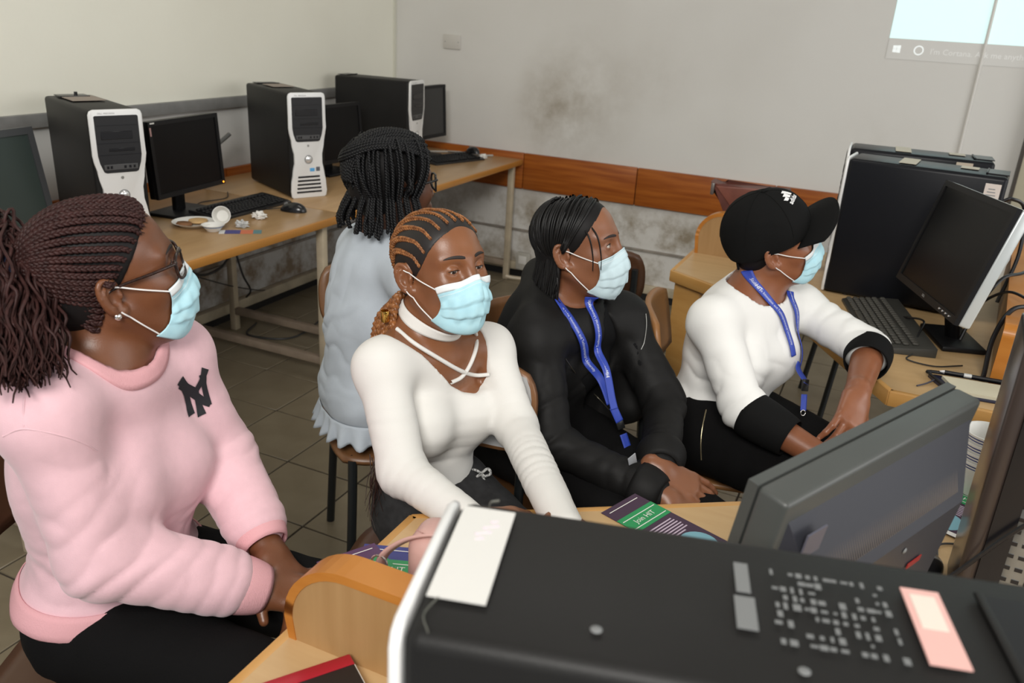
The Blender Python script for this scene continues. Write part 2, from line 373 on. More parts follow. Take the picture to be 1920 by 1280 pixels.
chair('chair with grey laminated back under the person in the white laced top', -0.704, 1.245, math.radians(-75), M_ply, M_ply2, M_hpl)
chair('black legged chair pushed under the right carrel, only its legs showing', 0.06, 3.72, math.radians(200), M_ply2, M_ply2)

# ================================================================== carrel desks
M_beech = mat('beech_laminate', (0.50, 0.325, 0.155), 0.38, col2=(0.55, 0.37, 0.185), vscale=3, stretch=(1.2, 12, 12), bump=0.02, bscale=60)
M_beech2 = mat('beech_panel', (0.36, 0.205, 0.082), 0.45, col2=(0.41, 0.245, 0.105), vscale=3, stretch=(14, 14, 1.2))
M_lip = mat('orange_beech_lipping', (0.43, 0.155, 0.024), 0.36, col2=(0.50, 0.20, 0.038), vscale=4, stretch=(2, 2, 9), spec=0.35)
M_lip2 = mat('light_beech_lipping', (0.52, 0.27, 0.075), 0.38, col2=(0.58, 0.32, 0.10), vscale=4, stretch=(2, 2, 9))
def polyline_band(m, pts, z0, z1, th, closed=False):
    """vertical lipping that follows the polygon's outline"""
    for a, b in zip(pts[:-1], pts[1:]):
        a = Vector((*a, 0)); b = Vector((*b, 0)); d = (b-a); L = d.length
        m.box((L/2, 0, (z0+z1)/2), (L+th*0.4, th, z1-z0), bevel=0.003, mx=frame(a, d, (0, 0, 1)))
def carrel(label, poly, lip, legs, band=0.04, lipm=None):
    c = Vector((sum(p[0] for p in poly)/len(poly), sum(p[1] for p in poly)/len(poly), 0))
    t = thing('carrel_desk', label, 'desk', c); lipm = lipm or M_lip2
    q = [(p[0]-c.x, p[1]-c.y) for p in poly]
    MB().prism(q, 0.73-band+0.004, 0.73).build('tabletop', M_beech, t)
    m = MB(); polyline_band(m, [(lip[i][0]-c.x, lip[i][1]-c.y) for i in range(len(lip))], 0.73-band, 0.7301, 0.018); m.build('edge_strip', lipm, t)
    for (x, y, a) in legs:
        MB().box((0, 0, 0.345), (0.035, 0.12, 0.69), bevel=0.004, mx=frame((x-c.x, y-c.y, 0), (math.cos(a), math.sin(a), 0))).build('panel_leg', M_lip2, t)
    return t, c
def divider(t, c, a, b, th=0.04, h=0.148, r=0.10, round_end=True, dark=False):
    """upright screen from a to b on the carrel desk, the end at a rounded, capped with thick lipping"""
    a = Vector((*a, 0.73))-c; b = Vector((*b, 0.73))-c; d = b-a; L = d.length; mx = frame(a, d, (0, 0, 1)) @ Matrix.Rotation(PI/2, 4, 'X')
    arc = [(r-r*math.cos(i/10*PI/2)*1.0, h-r+r*math.sin(i/10*PI/2)) for i in range(11)]
    pl = [(0.004, 0)] + arc + [(L, h), (L, 0)]
    ins = [(0.016, 0)] + [(p[0]+0.012*math.cos(i/10*PI/2), p[1]-0.012*math.sin(i/10*PI/2)) for i, p in enumerate(arc)] + [(L-0.001, h-0.012), (L-0.001, 0)]
    MB().prism(ins, -th/2-0.0015, th/2+0.0015, mx).build('divider_panel', M_beech2, t)
    m = MB(); path = [(0.006, 0.0)]+arc+[(L, h)]
    inner = [(0.018, 0.0)]+[(p[0]+0.013*math.cos(i/10*PI/2), p[1]-0.013*math.sin(i/10*PI/2)) for i, p in enumerate(arc)]+[(L, h-0.013)]
    for k in range(len(path)-1):
        q = [path[k], path[k+1], inner[k+1], inner[k]]; m.prism(q, -th/2-0.003, th/2+0.003, mx)
    bmesh.ops.remove_doubles(m.bm, verts=m.bm.verts, dist=1e-5)
    m.build('divider_lipping', M_lip, t)

near_poly = [(-0.632, 0.25), (-0.632, 1.062), (-0.10, 1.42), (0.13, 1.955), (0.75, 1.955), (0.75, 0.25)]
near_desk, nc = carrel('beech carrel desk in front with a tower, monitor and pink bag on it', near_poly, near_poly[:5],
    [(-0.50, 0.45, 0), (-0.10, 1.28, 0.6), (0.60, 1.85, 0.2)])
divider(near_desk, nc, (-0.632, 0.748), (-0.02, 0.748), h=0.136)
far_poly = [(-0.642, 3.45), (-0.642, 2.832), (-0.150, 2.548), (0.098, 2.118), (0.80, 2.118), (0.80, 3.45)]
far_desk, fc = carrel('beech carrel desk at the right with two towers and a tilted monitor', far_poly, far_poly[:5],
    [(-0.575, 2.84, 1.05), (0.16, 2.19, 0.0)])
divider(far_desk, fc, (-0.640, 3.14), (-0.20, 3.14), h=0.165)
divider(far_desk, fc, (0.345, 2.30), (0.45, 3.42), h=0.16, r=0.03)

# ================================================================== computers
M_case = mat('dark_grey_case', (0.014, 0.0135, 0.013), 0.48, spec=0.2, var=0.1, vscale=6, bump=0.05, bscale=400)
M_case_top = mat('scuffed_grey_case', (0.0105, 0.0105, 0.0098), 0.5, spec=0.28, var=0.3, vscale=5, bump=0.05, bscale=400)
M_case_g = mat('grey_green_case', (0.060, 0.068, 0.064), 0.36, var=0.1, vscale=6)
M_silver = mat('silver_bezel', (0.80, 0.80, 0.79), 0.38, 0.1)
M_silver2 = mat('silver_button', (0.80, 0.80, 0.80), 0.18, 0.6)
M_dark = mat('dark_drive_panel', (0.022, 0.022, 0.024), 0.38, spec=0.3)
M_slot = mat('black_slot', (0.006, 0.006, 0.008), 0.3)
M_lblw = mat('white_label', (0.64, 0.63, 0.60), 0.55)
M_lblp = mat('pink_label', (0.72, 0.42, 0.38), 0.55)
M_lblb = mat('blue_label', (0.10, 0.38, 0.72), 0.4)
M_print = mat('pale_print', (0.17, 0.175, 0.175), 0.5)
TW, TH, TD = 0.171, 0.447, 0.44
def hourglass(w=TW, h=TH, inset=0.0):
    hw = w/2
    half = [(hw-0.012, 0.0), (hw-0.004, 0.006), (hw-0.002, 0.03), (hw-0.004, 0.072), (hw-0.011, 0.095), (hw-0.019, 0.12), (hw-0.021, 0.15), (hw-0.021, 0.19), (hw-0.018, 0.222),
            (hw-0.010, 0.250), (hw-0.002, 0.278), (hw, 0.30), (hw, h-0.016), (hw-0.005, h-0.005), (hw-0.016, h)]
    half = [(max(0.001, x-inset), min(max(z, inset), h-inset)) for x, z in half]
    return half + [(-x, z) for x, z in half[::-1]]
def tower(label, x, y, z, heading, sticker=True, top_m=None, side_m=None, extras='left'):
    """local +x runs from the front towards the rear; origin at the middle of the front foot"""
    t = thing('computer_tower', label, 'computer', (x, y, z), heading, group='tower computers with hourglass fronts')
    side_m = side_m or M_case
    MB().box((-0.007+(TD+0.007)/2, 0, 0.003+(TH-0.004)/2), (TD+0.007, TW-0.002, TH-0.008), bevel=0.012, seg=3).build('case', side_m, t)
    MB().box((0.02+(TD-0.02)/2-0.02, 0, TH-0.0048), (TD-0.08, TW-0.03, 0.0024), bevel=0.001).build('top_panel', top_m or M_case_top, t)
    MB().box((TD-0.030, 0, TH-0.0005), (0.058, 0.10, 0.003)).build('handle_recess', M_slot, t)
    MB().box((TD-0.060, 0, TH+0.001), (0.006, 0.106, 0.004), bevel=0.0015).build('latch', side_m, t)
    mx = Matrix.Rotation(PI/2, 4, 'Z') @ Matrix.Rotation(PI/2, 4, 'X')          # polygon x -> local y, polygon y -> z, extrude -> x
    b = MB().prism(hourglass(), -0.016, -0.007, mx, bevel=0.0042, seg=3).build('front_bezel', M_silver, t)
    hw = TW/2-0.016
    panel = [(hw-0.022, 0.243), (hw-0.014, 0.247), (hw-0.004, 0.275), (hw, 0.300), (hw, TH-0.022), (hw-0.004, TH-0.019)]; panel = panel+[(-x_, z_) for x_, z_ in panel[::-1]]
    p = MB().prism(panel, -0.0185, -0.010, mx, bevel=0.001, seg=1).build('drive_panel', M_dark, t)
    for (zz, hh, ww, yo) in ((0.365, 0.026, 0.10, 0.004), (0.318, 0.010, 0.082, -0.008)): MB().box((-0.0186, yo, zz), (0.003, ww, hh), bevel=0.001, seg=1).build('drive_slot', M_slot, p)
    for zz in (0.397, 0.340, 0.302): MB().box((-0.0187, 0, zz), (0.0016, 0.128, 0.0016)).build('panel_seam', M_slot, p)
    MB().box((-0.0186, 0, 0.262), (0.002, 0.108, 0.018), bevel=0.001, seg=1).build('port_strip', mat('grey_port_strip', (0.07, 0.07, 0.072), 0.4), p)
    for yy in (-0.042, -0.028, -0.012, 0.032, 0.043): MB().box((-0.0198, yy, 0.262), (0.0012, 0.007, 0.009)).build('port', M_slot, p)
    v, f = text_mesh('DELL  PRECISION', 0.007); MB().add([(-0.0166, -a[0]*1.0+0.03, TH-0.0125+a[1]) for a in v], f).build('lettering', mat('grey_print', (0.25, 0.25, 0.25), 0.5), b, smooth=False, recalc=False)
    MB().lathe([(0.0, 0.006), (0.010, 0.0055), (0.014, 0.003), (0.016, 0.0)], mx=frame((-0.016, 0, 0.167), (0, 1, 0), (-1, 0, 0)), seg=24).build('power_button', M_silver2, t)
    MB().lathe([(0.019, 0.0), (0.0185, 0.0014), (0.0165, 0.0014), (0.016, 0.0)], mx=frame((-0.016, 0, 0.167), (0, 1, 0), (-1, 0, 0)), seg=24).build('button_ring', mat('grey_ring', (0.35, 0.35, 0.35), 0.3, 0.5), t)
    for k in range(5): MB().box((-0.0160, 0, 0.026+0.0165*k), (0.003, 0.118-0.004*k, 0.0082), bevel=0.001, seg=1).build('vent_slot', M_slot, t)
    MB().lathe([(0, 0.001), (0.005, 0.001), (0.005, 0)], mx=frame((-0.016, 0, 0.226), (0, 1, 0), (-1, 0, 0)), seg=16).build('round_badge', mat('badge_grey', (0.4, 0.4, 0.38), 0.3, 0.6), t)
    if sticker:
        MB().box((-0.0165, -0.016, 0.122), (0.0012, 0.022, 0.015), bevel=0.0004, seg=1).build('blue_sticker', M_lblb, t, label='small blue sticker')
        MB().box((-0.0165, -0.043, 0.124), (0.0012, 0.018, 0.018), bevel=0.0004, seg=1).build('grey_sticker', mat('grey_sticker', (0.12, 0.12, 0.14), 0.4), t, label='small dark square sticker')
    for xx in (0.06, TD-0.06):
        for yy in (-0.06, 0.06): MB().cyl((xx, yy, -0.0), (xx, yy, 0.006), 0.01, 10).build('foot', M_slot, t)
    return t
def at_front(fl, head):
    """tower placed by its front corner on the -y side of local space"""
    return (fl[0]+math.cos(head+PI/2)*TW/2, fl[1]+math.sin(head+PI/2)*TW/2)
def put_tower(label, corner_near, head, z=0.73, side=1, **k):
    cx = corner_near[0]-side*math.sin(head)*TW/2; cy = corner_near[1]+side*math.cos(head)*TW/2
    return tower(label, cx, cy, z, head, **k)
h1 = math.radians(158)
T1 = put_tower('grey and silver computer tower behind the pink sweatshirt head, paper on its top', (-2.385, 1.935), h1, side=-1)
T2 = put_tower('silver fronted computer tower standing between two wall monitors, vents fully visible', (-2.375, 2.905), math.radians(153), side=-1)
T3 = put_tower('black sided computer tower nearest the room corner beside the third wall monitor', (-2.395, 3.90), math.radians(184), side=-1)
MB().box((0.30, 0.0, TH+0.002), (0.16, 0.11, 0.002), bevel=0.0005, seg=1).build('paper_label', mat('aged_paper', (0.30, 0.25, 0.21), 0.7), T1, label='worn pinkish paper label')
MB().cyl((0.36, 0.0, TH+0.001), (0.36, 0.0, TH+0.017), 0.006, 8).build('screw_knob', M_slot, T1)
MB().box((0.36, 0.01, TH+0.003), (0.05, 0.10, 0.005), bevel=0.001).build('latch_plate', M_slot, T1)
MB().box((0.27, 0.0, TH+0.002), (0.12, 0.10, 0.002), bevel=0.0005, seg=1).build('paper_label', mat('aged_paper', (0.30, 0.25, 0.21), 0.7), T2, label='worn pinkish paper label')
# two towers on the right carrel
T4 = put_tower('nearer of two dark towers standing side by side on the right carrel', (-0.135, 2.885), math.radians(-6), side=1, top_m=M_case_g, side_m=mat('blue_black_case', (0.008, 0.0085, 0.011), 0.34, spec=0.2))
T5 = put_tower('rear dark tower against the back wall behind its twin on the right carrel', (-0.150, 3.155), math.radians(2), side=1, top_m=M_case_g, side_m=mat('blue_black_case', (0.008, 0.0085, 0.011), 0.34, spec=0.2))
for T in (T4, T5):
    MB().box((0.16, 0.0, TH+0.0006), (0.05, 0.13, 0.001)).build('paper_label', mat('cream_label', (0.55, 0.50, 0.40), 0.6), T, label='cream paper label')
    MB().box((0.33, 0.02, TH+0.0006), (0.05, 0.05, 0.001)).build('paper_label', mat('cream_label', (0.55, 0.50, 0.40), 0.6), T, label='small cream paper label')
MB().box((TD-0.035, -TW/2-0.0004, TH-0.062), (0.042, 0.001, 0.075)).build('side_label', mat('pink_white_label', (0.66, 0.58, 0.53), 0.5), T4, label='white printed service label')
m = MB()
for k in range(6): m.box((TD-0.037, -TW/2-0.0012, TH-0.085+0.009*k), (0.026-0.004*(k % 3), 0.0006, 0.003))
m.build('label_print', mat('grey_print', (0.25, 0.25, 0.25), 0.5), T4)
MB().box((TD-0.09, -TW/2-0.0004, TH-0.03), (0.05, 0.001, 0.035)).build('side_label', mat('aged_label', (0.5, 0.42, 0.33), 0.5), T5, label='aged barcode label')
# the tower in front, its top to the camera
hn = math.radians(14.6)
T6 = put_tower('big dark tower in the foreground with a white label on its top', (-0.219, 0.367), hn, side=1)
MB().box((0.020, 0.009, TH+0.0008), (0.041, 0.113, 0.0012)).build('paper_label', M_lblw, T6, label='blank white paper label')
MB().tube([(0.030-0.005*math.sin(0.9*i)-0.0006*i, 0.050-0.0013*i, TH+0.0014) for i in range(22)], 0.0007, 5, flat=0.3).build('faint_writing', mat('faint_pink_ink', (0.62, 0.52, 0.60), 0.6), T6, label='faded handwriting')
M_tape = mat('dry_glue', (0.12, 0.12, 0.10), 0.5)
MB().tube(smooth_path([(0.010, -0.080, TH-0.001), (0.003, -0.066, TH+0.0005), (0.008, -0.047, TH+0.0005)], 8), 0.0012, 6, flat=0.4).build('glue_mark', M_tape, T6)
MB().tube(smooth_path([(0.020, 0.064, TH+0.0005), (0.018, 0.076, TH+0.0005), (0.024, 0.083, TH-0.001)], 8), 0.0012, 6, flat=0.4).build('glue_mark', M_tape, T6)
MB().box((0.213, 0.028, TH+0.0006), (0.010, 0.034, 0.0008)).build('fine_print', M_print, T6); MB().box((0.213, -0.011, TH+0.0006), (0.014, 0.034, 0.0008)).build('fine_print', M_print, T6)
m = MB(); rr = random.Random(3)
for i in range(13):
    for j in range(9):
        if rr.random() < 0.62: m.box((0.235+0.0063*i+rr.uniform(-.001, .001), -0.034+0.0093*j, TH+0.0006), (0.0050*rr.uniform(.4, 1.1), 0.0062*rr.uniform(.3, 1.1), 0.0006))
m.build('printed_diagram', M_print, T6, kind='stuff')
MB().box((0.338, 0.006, TH+0.0008), (0.026, 0.078, 0.0012), mx=Matrix.Rotation(0.0, 4, 'Z')).build('pink_label', M_lblp, T6, label='pale pink asset label')
MB().box((0.338, 0.020, TH+0.0016), (0.017, 0.036, 0.0006)).build('label_patch', mat('cream_patch', (0.70, 0.64, 0.56), 0.5), T6)
for (xx, yy) in ((0.115, -0.052), (0.245, -0.058)): MB().lathe([(0, 0.0012), (0.003, 0.0008), (0.004, 0)], (xx, yy, TH)).build('paint_fleck', M_print, T6)

# the tower whose side is open, right foreground
ho = math.radians(-3.4)
t = thing('open_computer_tower', 'opened tower at the right edge with bare metal chassis showing', 'computer', (0.200, 1.216, 0.73), ho)
D0, W0, H0 = 0.45, 0.168, 0.447
M_metal = mat('zinc_chassis', (0.30, 0.31, 0.30), 0.35, 0.75, var=0.15, vscale=9)
M_brn = mat('brown_reflection_case', (0.045, 0.033, 0.028), 0.28)  # brown reflection on the dark panel, put into its base colour
MB().box((0.012, W0/2, H0/2), (0.024, W0, H0), bevel=0.008, seg=3).build('rear_panel', M_brn, t)
MB().box((D0/2, W0-0.006, H0/2), (D0, 0.008, H0), bevel=0.002).build('back_sheet', M_metal, t)
MB().box((D0/2, W0/2, H0-0.006), (D0, W0, 0.012), bevel=0.004).build('top_cover', M_case, t)
MB().box((D0/2, W0/2, 0.008), (D0, W0, 0.012), bevel=0.003).build('bottom_plate', M_metal, t)
MB().box((0.038, 0.004, H0/2), (0.03, 0.008, H0-0.02)).build('side_flange', M_slot, t)
MB().box((0.075, 0.05, 0.115), (0.045, 0.06, 0.20), bevel=0.004).build('card_cage', M_metal, t)
MB().box((0.145, 0.07, 0.19), (0.022, 0.10, 0.33), bevel=0.003).build('frame_bar', mat('bright_zinc', (0.45, 0.46, 0.45), 0.3, 0.8), t)
m = MB()
for i in range(10):
    for j in range(3): m.box((0.058+0.016*j, 0.0198, 0.03+0.02*i), (0.010, 0.002, 0.006))
m.build('card_slots', M_slot, t, kind='stuff')
m = MB()
for i in range(9):
    for j in range(5): m.box((0.19+0.035*j, W0-0.0112, 0.04+0.03*i), (0.018, 0.002, 0.008))
m.build('vent_holes', M_slot, t, kind='stuff')
MB().box((0.30, 0.09, 0.09), (0.22, 0.14, 0.14), bevel=0.004).build('drive_cage', M_metal, t)
MB().tube(smooth_path([(0.055, 0.012, 0.40), (0.085, 0.0, 0.36), (0.06, 0.0, 0.31), (0.10, 0.01, 0.27)], 16), 0.006, 6).build('release_lever', mat('pale_clip', (0.25, 0.27, 0.27), 0.4), t)
MB().tube(smooth_path([(0.30, -0.01, 0.42), (0.16, -0.014, 0.33), (0.06, -0.012, 0.20), (0.0, -0.012, 0.10), (-0.05, 0.0, 0.006)], 24), 0.0035, 6).build('power_cable', M_slot, t)

# ================================================================== monitors
M_scr = mat('dark_screen', (0.004, 0.004, 0.0045), 0.28, spec=0.16)
M_bez = mat('black_bezel', (0.008, 0.008, 0.009), 0.42, spec=0.25)
def monitor(label, c, az, tilt, W, H, roll=0.0, bez=0.016, z=0.73, frame_m=None, screen_m=None, side_m=None, depth=0.03, bulge=True, stand=True, base_w=0.22, base_off=None, logo=None, led=None):
    """c = middle of the screen's lower edge; the screen faces local -y"""
    t = thing('monitor', label, 'monitor', (c[0], c[1], z), az, group='flat computer monitors')
    frame_m = frame_m or M_bez; screen_m = screen_m or M_scr; side_m = side_m or frame_m
    mx = Matrix.Translation((0, 0, c[2]-z)) @ Matrix.Rotation(-tilt, 4, 'X') @ Matrix.Rotation(-roll, 4, 'Y')
    fr = MB()
    for (x0, x1, z0, z1) in ((-W/2, W/2, 0, bez*1.15), (-W/2, W/2, H-bez, H), (-W/2, -W/2+bez, bez*1.15, H-bez), (W/2-bez, W/2, bez*1.15, H-bez)):
        fr.box(((x0+x1)/2, 0.004, (z0+z1)/2), (x1-x0, 0.012, z1-z0), mx=mx)
    fr.build('bezel', frame_m, t, smooth=False)
    MB().box((0, 0.005, H/2+bez*0.07), (W-2*bez+0.002, 0.006, H-2.1*bez), mx=mx).build('screen', screen_m, t)
    MB().box((0, 0.010+depth/2, H/2), (W, depth, H), bevel=0.006, seg=3, mx=mx).build('housing', side_m, t)
    if bulge:
        b = MB(); rot = mx @ Matrix.Translation((0, 0.010+depth, 0))
        o_ = [(-W/2+0.03, 0.03), (W/2-0.03, 0.03), (W/2-0.03, H-0.045), (-W/2+0.03, H-0.045)]; i_ = [(-W/2+0.08, 0.06), (W/2-0.08, 0.06), (W/2-0.07, H-0.12), (-W/2+0.07, H-0.12)]
        v = [rot @ Vector((p[0], -0.002, p[1])) for p in o_]+[rot @ Vector((p[0], 0.035, p[1])) for p in i_]
        b.add(v, [(0, 1, 5, 4), (1, 2, 6, 5), (2, 3, 7, 6), (3, 0, 4, 7), (4, 5, 6, 7)]); b.build('rear_cover', side_m, t, smooth=False)
    if base_off:
        a_ = mx @ Vector((base_off[0]*0.5, 0.03+depth, H*0.30)); MB().tube([a_, (base_off[0], base_off[1], 0.012)], 0.02, 10).build('stand_neck', frame_m, t)
        MB().box((base_off[0], base_off[1], 0.008), (base_w, 0.12, 0.016), bevel=0.006, seg=2).build('stand_base', frame_m, t)
    elif stand:
        top = mx @ Vector((0, 0.03+depth, H*0.35)); by = top.y+0.01
        MB().box((0, 0.0, 0.0), (0.055, 0.022, 0.30 if False else max(0.12, top.z+0.02)), bevel=0.004, mx=Matrix.Translation((0, by, (top.z+0.02)/2+0.008))).build('stand_neck', frame_m, t)
        MB().box((0, by-0.02, 0.007), (base_w, 0.17, 0.014), bevel=0.006, seg=2).build('stand_base', frame_m, t)
    if logo:
        v, f = text_mesh(logo, 0.009); MB().add([mx @ Vector((a[0], -0.0028, bez*0.55+a[1])) for a in v], f).build('lettering', mat('silver_print', (0.5, 0.5, 0.5), 0.4), t, smooth=False, recalc=False)
    if led:
        o = MB().cyl(mx @ Vector((W/2-0.012, -0.001, bez*0.55)), mx @ Vector((W/2-0.012, -0.004, bez*0.55)), 0.0032, 10).build('power_light', led, t, label='lit orange power light')
    return t, mx
amber = glow('amber_light', (1.0, 0.30, 0.02), 3.0)
R_ = math.radians
m1, mm = monitor('black wall monitor with amber power light beside the plate of snacks', (-2.468, 2.445, 0.822), R_(96.1), R_(3.6), 0.392, 0.281, led=amber)
MB().box((-0.392/2+0.007, -0.003, 0.245), (0.007, 0.001, 0.03), mx=mm).build('side_label', mat('pale_red_label', (0.5, 0.3, 0.28), 0.5), m1)
MB().box((-0.392/2+0.020, -0.003, 0.2745), (0.022, 0.001, 0.005), mx=mm).build('corner_label', M_lblw, m1)
monitor('black wall monitor partly hidden behind the middle silver tower', (-2.543, 3.505, 0.790), R_(86.5), R_(5.4), 0.391, 0.282)
monitor('black wall monitor nearest the room corner, behind the third tower', (-2.475, 4.262, 0.835), R_(87), R_(2.6), 0.388, 0.291, roll=R_(0.4), screen_m=mat('grey_dark_screen', (0.020, 0.020, 0.021), 0.4))
monitor('dark green screened monitor at the far left edge of the frame', (-2.47, 1.66, 0.80), R_(96), R_(9), 0.40, 0.32, bez=0.022, frame_m=mat('grey_bezel', (0.045, 0.047, 0.05), 0.4), screen_m=mat('green_dark_screen', (0.028, 0.040, 0.036), 0.35))
m4, mm = monitor('tilted black widescreen monitor with silver edges on the right carrel', (0.134, 2.433, 0.886), R_(-72.7), R_(14.9), 0.46, 0.303, roll=R_(2), side_m=mat('silver_side', (0.62, 0.66, 0.66), 0.3, 0.3), base_w=0.20, base_off=(-0.13, 0.155), logo='DELL', bulge=True)
for k in range(4): MB().cyl(mm @ Vector((0.12+0.022*k, -0.001, 0.009)), mm @ Vector((0.12+0.022*k, -0.004, 0.009)), 0.0025, 8).build('button', M_silver2, m4)
M_lcd = mat('charcoal_lcd_shell', (0.062, 0.066, 0.062), 0.45, var=0.06, vscale=6, bump=0.04, bscale=500)
w0 = R_(180+64.4)
m5, mm = monitor('charcoal monitor turned away in the foreground, its ribbed back showing', (-0.010, 0.985, 0.852), w0, R_(8), 0.437, 0.275, side_m=M_lcd, frame_m=M_lcd, depth=0.036, bulge=False)
b = MB(); W_, H_ = 0.437, 0.275; rt = mm @ Matrix.Translation((0, 0.046, 0))
o_ = [(-W_/2+0.012, 0.012), (W_/2-0.012, 0.012), (W_/2-0.012, H_-0.022), (-W_/2+0.012, H_-0.022)]; i_ = [(-W_/2+0.05, 0.03), (W_/2-0.05, 0.03), (W_/2-0.05, H_-0.115), (-W_/2+0.05, H_-0.115)]
v = [rt @ Vector((p[0], -0.002, p[1])) for p in o_]+[rt @ Vector((p[0], 0.042, p[1])) for p in i_]
b.add(v, [(0, 1, 5, 4), (1, 2, 6, 5), (2, 3, 7, 6), (3, 0, 4, 7), (4, 5, 6, 7)]); b.build('rear_cover', mat('blue_charcoal_shell', (0.036, 0.037, 0.046), 0.4), m5, smooth=False)
g = MB()
for k in range(70):
    x = -0.155+0.31*k/69; p0 = rt @ Vector((x*1.05, 0.0085, H_-0.050)); p1 = rt @ Vector((x, 0.0355, H_-0.100)); g.tube([p0, p1], 0.0011, 4)
g.build('vent_ribs', mat('vent_brown', (0.080, 0.068, 0.062), 0.5), m5, kind='stuff')
MB().box((-0.08, 0.044, 0.10), (0.035, 0.001, 0.009), mx=rt).build('red_mark', mat('red_mark', (0.30, 0.02, 0.02), 0.4), m5)
for (xx, zz) in ((-0.03, 0.14), (0.06, 0.14)): MB().lathe([(0, 0.002), (0.003, 0.001), (0.004, 0)], mx=rt @ frame((xx, 0.043, zz), (1, 0, 0), (0, 1, 0))).build('screw', M_print, m5)
MB().box((0.175, 0.018, 0.22), (0.035, 0.002, 0.04), mx=rt).build('corner_sticker', mat('lilac_grey', (0.10, 0.10, 0.13), 0.4), m5)
monitor('black monitor top seen past the carrel divider at the right edge', (0.62, 3.32, 0.74), R_(-25), R_(4), 0.40, 0.11, stand=False)

# ================================================================== keyboards and mice
M_key = mat('black_keys', (0.011, 0.011, 0.012), 0.5, spec=0.25)
M_kbd = mat('black_keyboard_shell', (0.012, 0.012, 0.013), 0.4)
KEY = MB().box((0, 0, 0.004), (0.0165, 0.0165, 0.008), bevel=0.003, seg=1).build('key', M_key).data
bpy.data.objects.remove(bpy.data.objects['key'])
def keyboard(label, x, y, z, rot, km=None, sm=None, L=0.45, Wd=0.155, cable=None, rz=0):
    """keys face up, the typist sits on the -y side"""
    t = thing('keyboard', label, 'keyboard', (x, y, z), rot, group='desktop keyboards')
    MB().prism([(-Wd/2, 0.0), (Wd/2, 0.0), (Wd/2, 0.026), (Wd/2-0.03, 0.024), (-Wd/2+0.012, 0.012), (-Wd/2, 0.008)], -L/2, L/2, frame((0, 0, 0), (0, 1, 0), (1, 0, 0)), bevel=0.002).build('shell', sm or M_kbd, t)
    keys = KEY
    if km: keys = KEY.copy(); keys.materials.clear(); keys.materials.append(km)
    for r in range(6):
        yy = -Wd/2+0.018+0.0190*r+(0.006 if r == 5 else 0); zz = 0.0118+(yy+Wd/2-0.012)*(0.012/(Wd-0.042)); xx = -L/2+0.018; end = L/2-0.012
        while xx < end:
            w = 1.0
            if r == 0 and abs(xx+0.075) < 0.008: w = 5.6
            if (r in (1, 2, 3) and xx < -L/2+0.02): w = 1.6
            if xx+0.0165*w > end: break
            gap = (xx > 0.062 and xx < 0.068) or (xx > 0.128 and xx < 0.134)
            k = link('key', keys, None, t); k.location = (xx+0.0165*w/2-0.008, yy, zz); k.scale = (w, 1, 1)
            xx += 0.0165*w+0.0023+(0.006 if abs(xx-0.06) < 0.012 or abs(xx-0.128) < 0.012 else 0)
    if cable: MB().tube(smooth_path(cable, 30), 0.0022, 6).build('cable', M_kbd, t)
    return t
keyboard('black keyboard in front of the amber lit monitor on the left desk', -2.392, 2.625, 0.73, R_(90), L=0.43, cable=[(-0.05, 0.07, 0.02), (-0.1, 0.14, 0.008), (-0.02, 0.2, 0.004), (0.1, 0.18, 0.004), (0.2, 0.26, 0.004)])
keyboard('short black keyboard near the room corner end of the wall desk', -2.315, 4.26, 0.73, R_(72), L=0.38)
keyboard('dusty black keyboard in front of the two dark towers on the right carrel', 0.062, 2.620, 0.73, R_(-75.6), mat('dusty_keys', (0.055, 0.052, 0.044), 0.6), mat('dusty_shell', (0.040, 0.039, 0.034), 0.5), L=0.455, Wd=0.17,
         cable=[(0.24, 0.02, 0.01), (0.27, 0.0, 0.004), (0.30, 0.06, 0.004), (0.27, 0.14, 0.004)])
def mouse(label, x, y, z, rot, cable, m=None):
    t = thing('mouse', label, 'mouse', (x, y, z), rot, group='black mice'); m = m or mat('glossy_black', (0.012, 0.012, 0.013), 0.2)
    b = MB(); b.grid(lambda u, v: (0.058*math.cos(2*PI*u)*math.sin(v*PI/2)*(1-0.08*math.cos(2*PI*u)), 0.031*math.sin(2*PI*u)*math.sin(v*PI/2), 0.002+0.035*math.cos(v*PI/2)*(1-0.25*math.cos(2*PI*u)*math.sin(v*PI/2))), 24, 9, True)
    b.build('shell', m, t); MB().cyl((0.028, -0.004, 0.027), (0.028, 0.004, 0.027), 0.008, 12).build('scroll_wheel', M_rail, t)
    MB().tube(smooth_path(cable, 24), 0.002, 6).build('cable', M_kbd, t); return t
mouse('black mouse at the edge of the left desk beside the keyboard', -2.215, 2.722, 0.73, R_(190), [(0.055, 0, 0.008), (0.10, 0.03, 0.004), (0.14, -0.02, 0.003), (0.25, -0.10, 0.003)])
mouse('black mouse resting on the corner keyboard by the back wall', -2.27, 4.43, 0.760, R_(150), [(0.055, 0, 0.006), (0.12, 0.0, -0.015), (0.2, 0.05, -0.022), (0.3, 0.0, -0.024)])
mouse('black mouse below the near monitor, only its back peeking out', 0.165, 1.335, 0.73, R_(60), [(0.055, 0, 0.006), (0.1, 0.02, 0.004), (0.14, 0.0, 0.003)])
# ================================================================== small things
M_paperw = mat('white_paper', (0.78, 0.76, 0.72), 0.6)
M_poly = mat('white_polystyrene', (0.78, 0.77, 0.73), 0.5)
M_band = mat('blue_band', (0.02, 0.04, 0.22), 0.4)
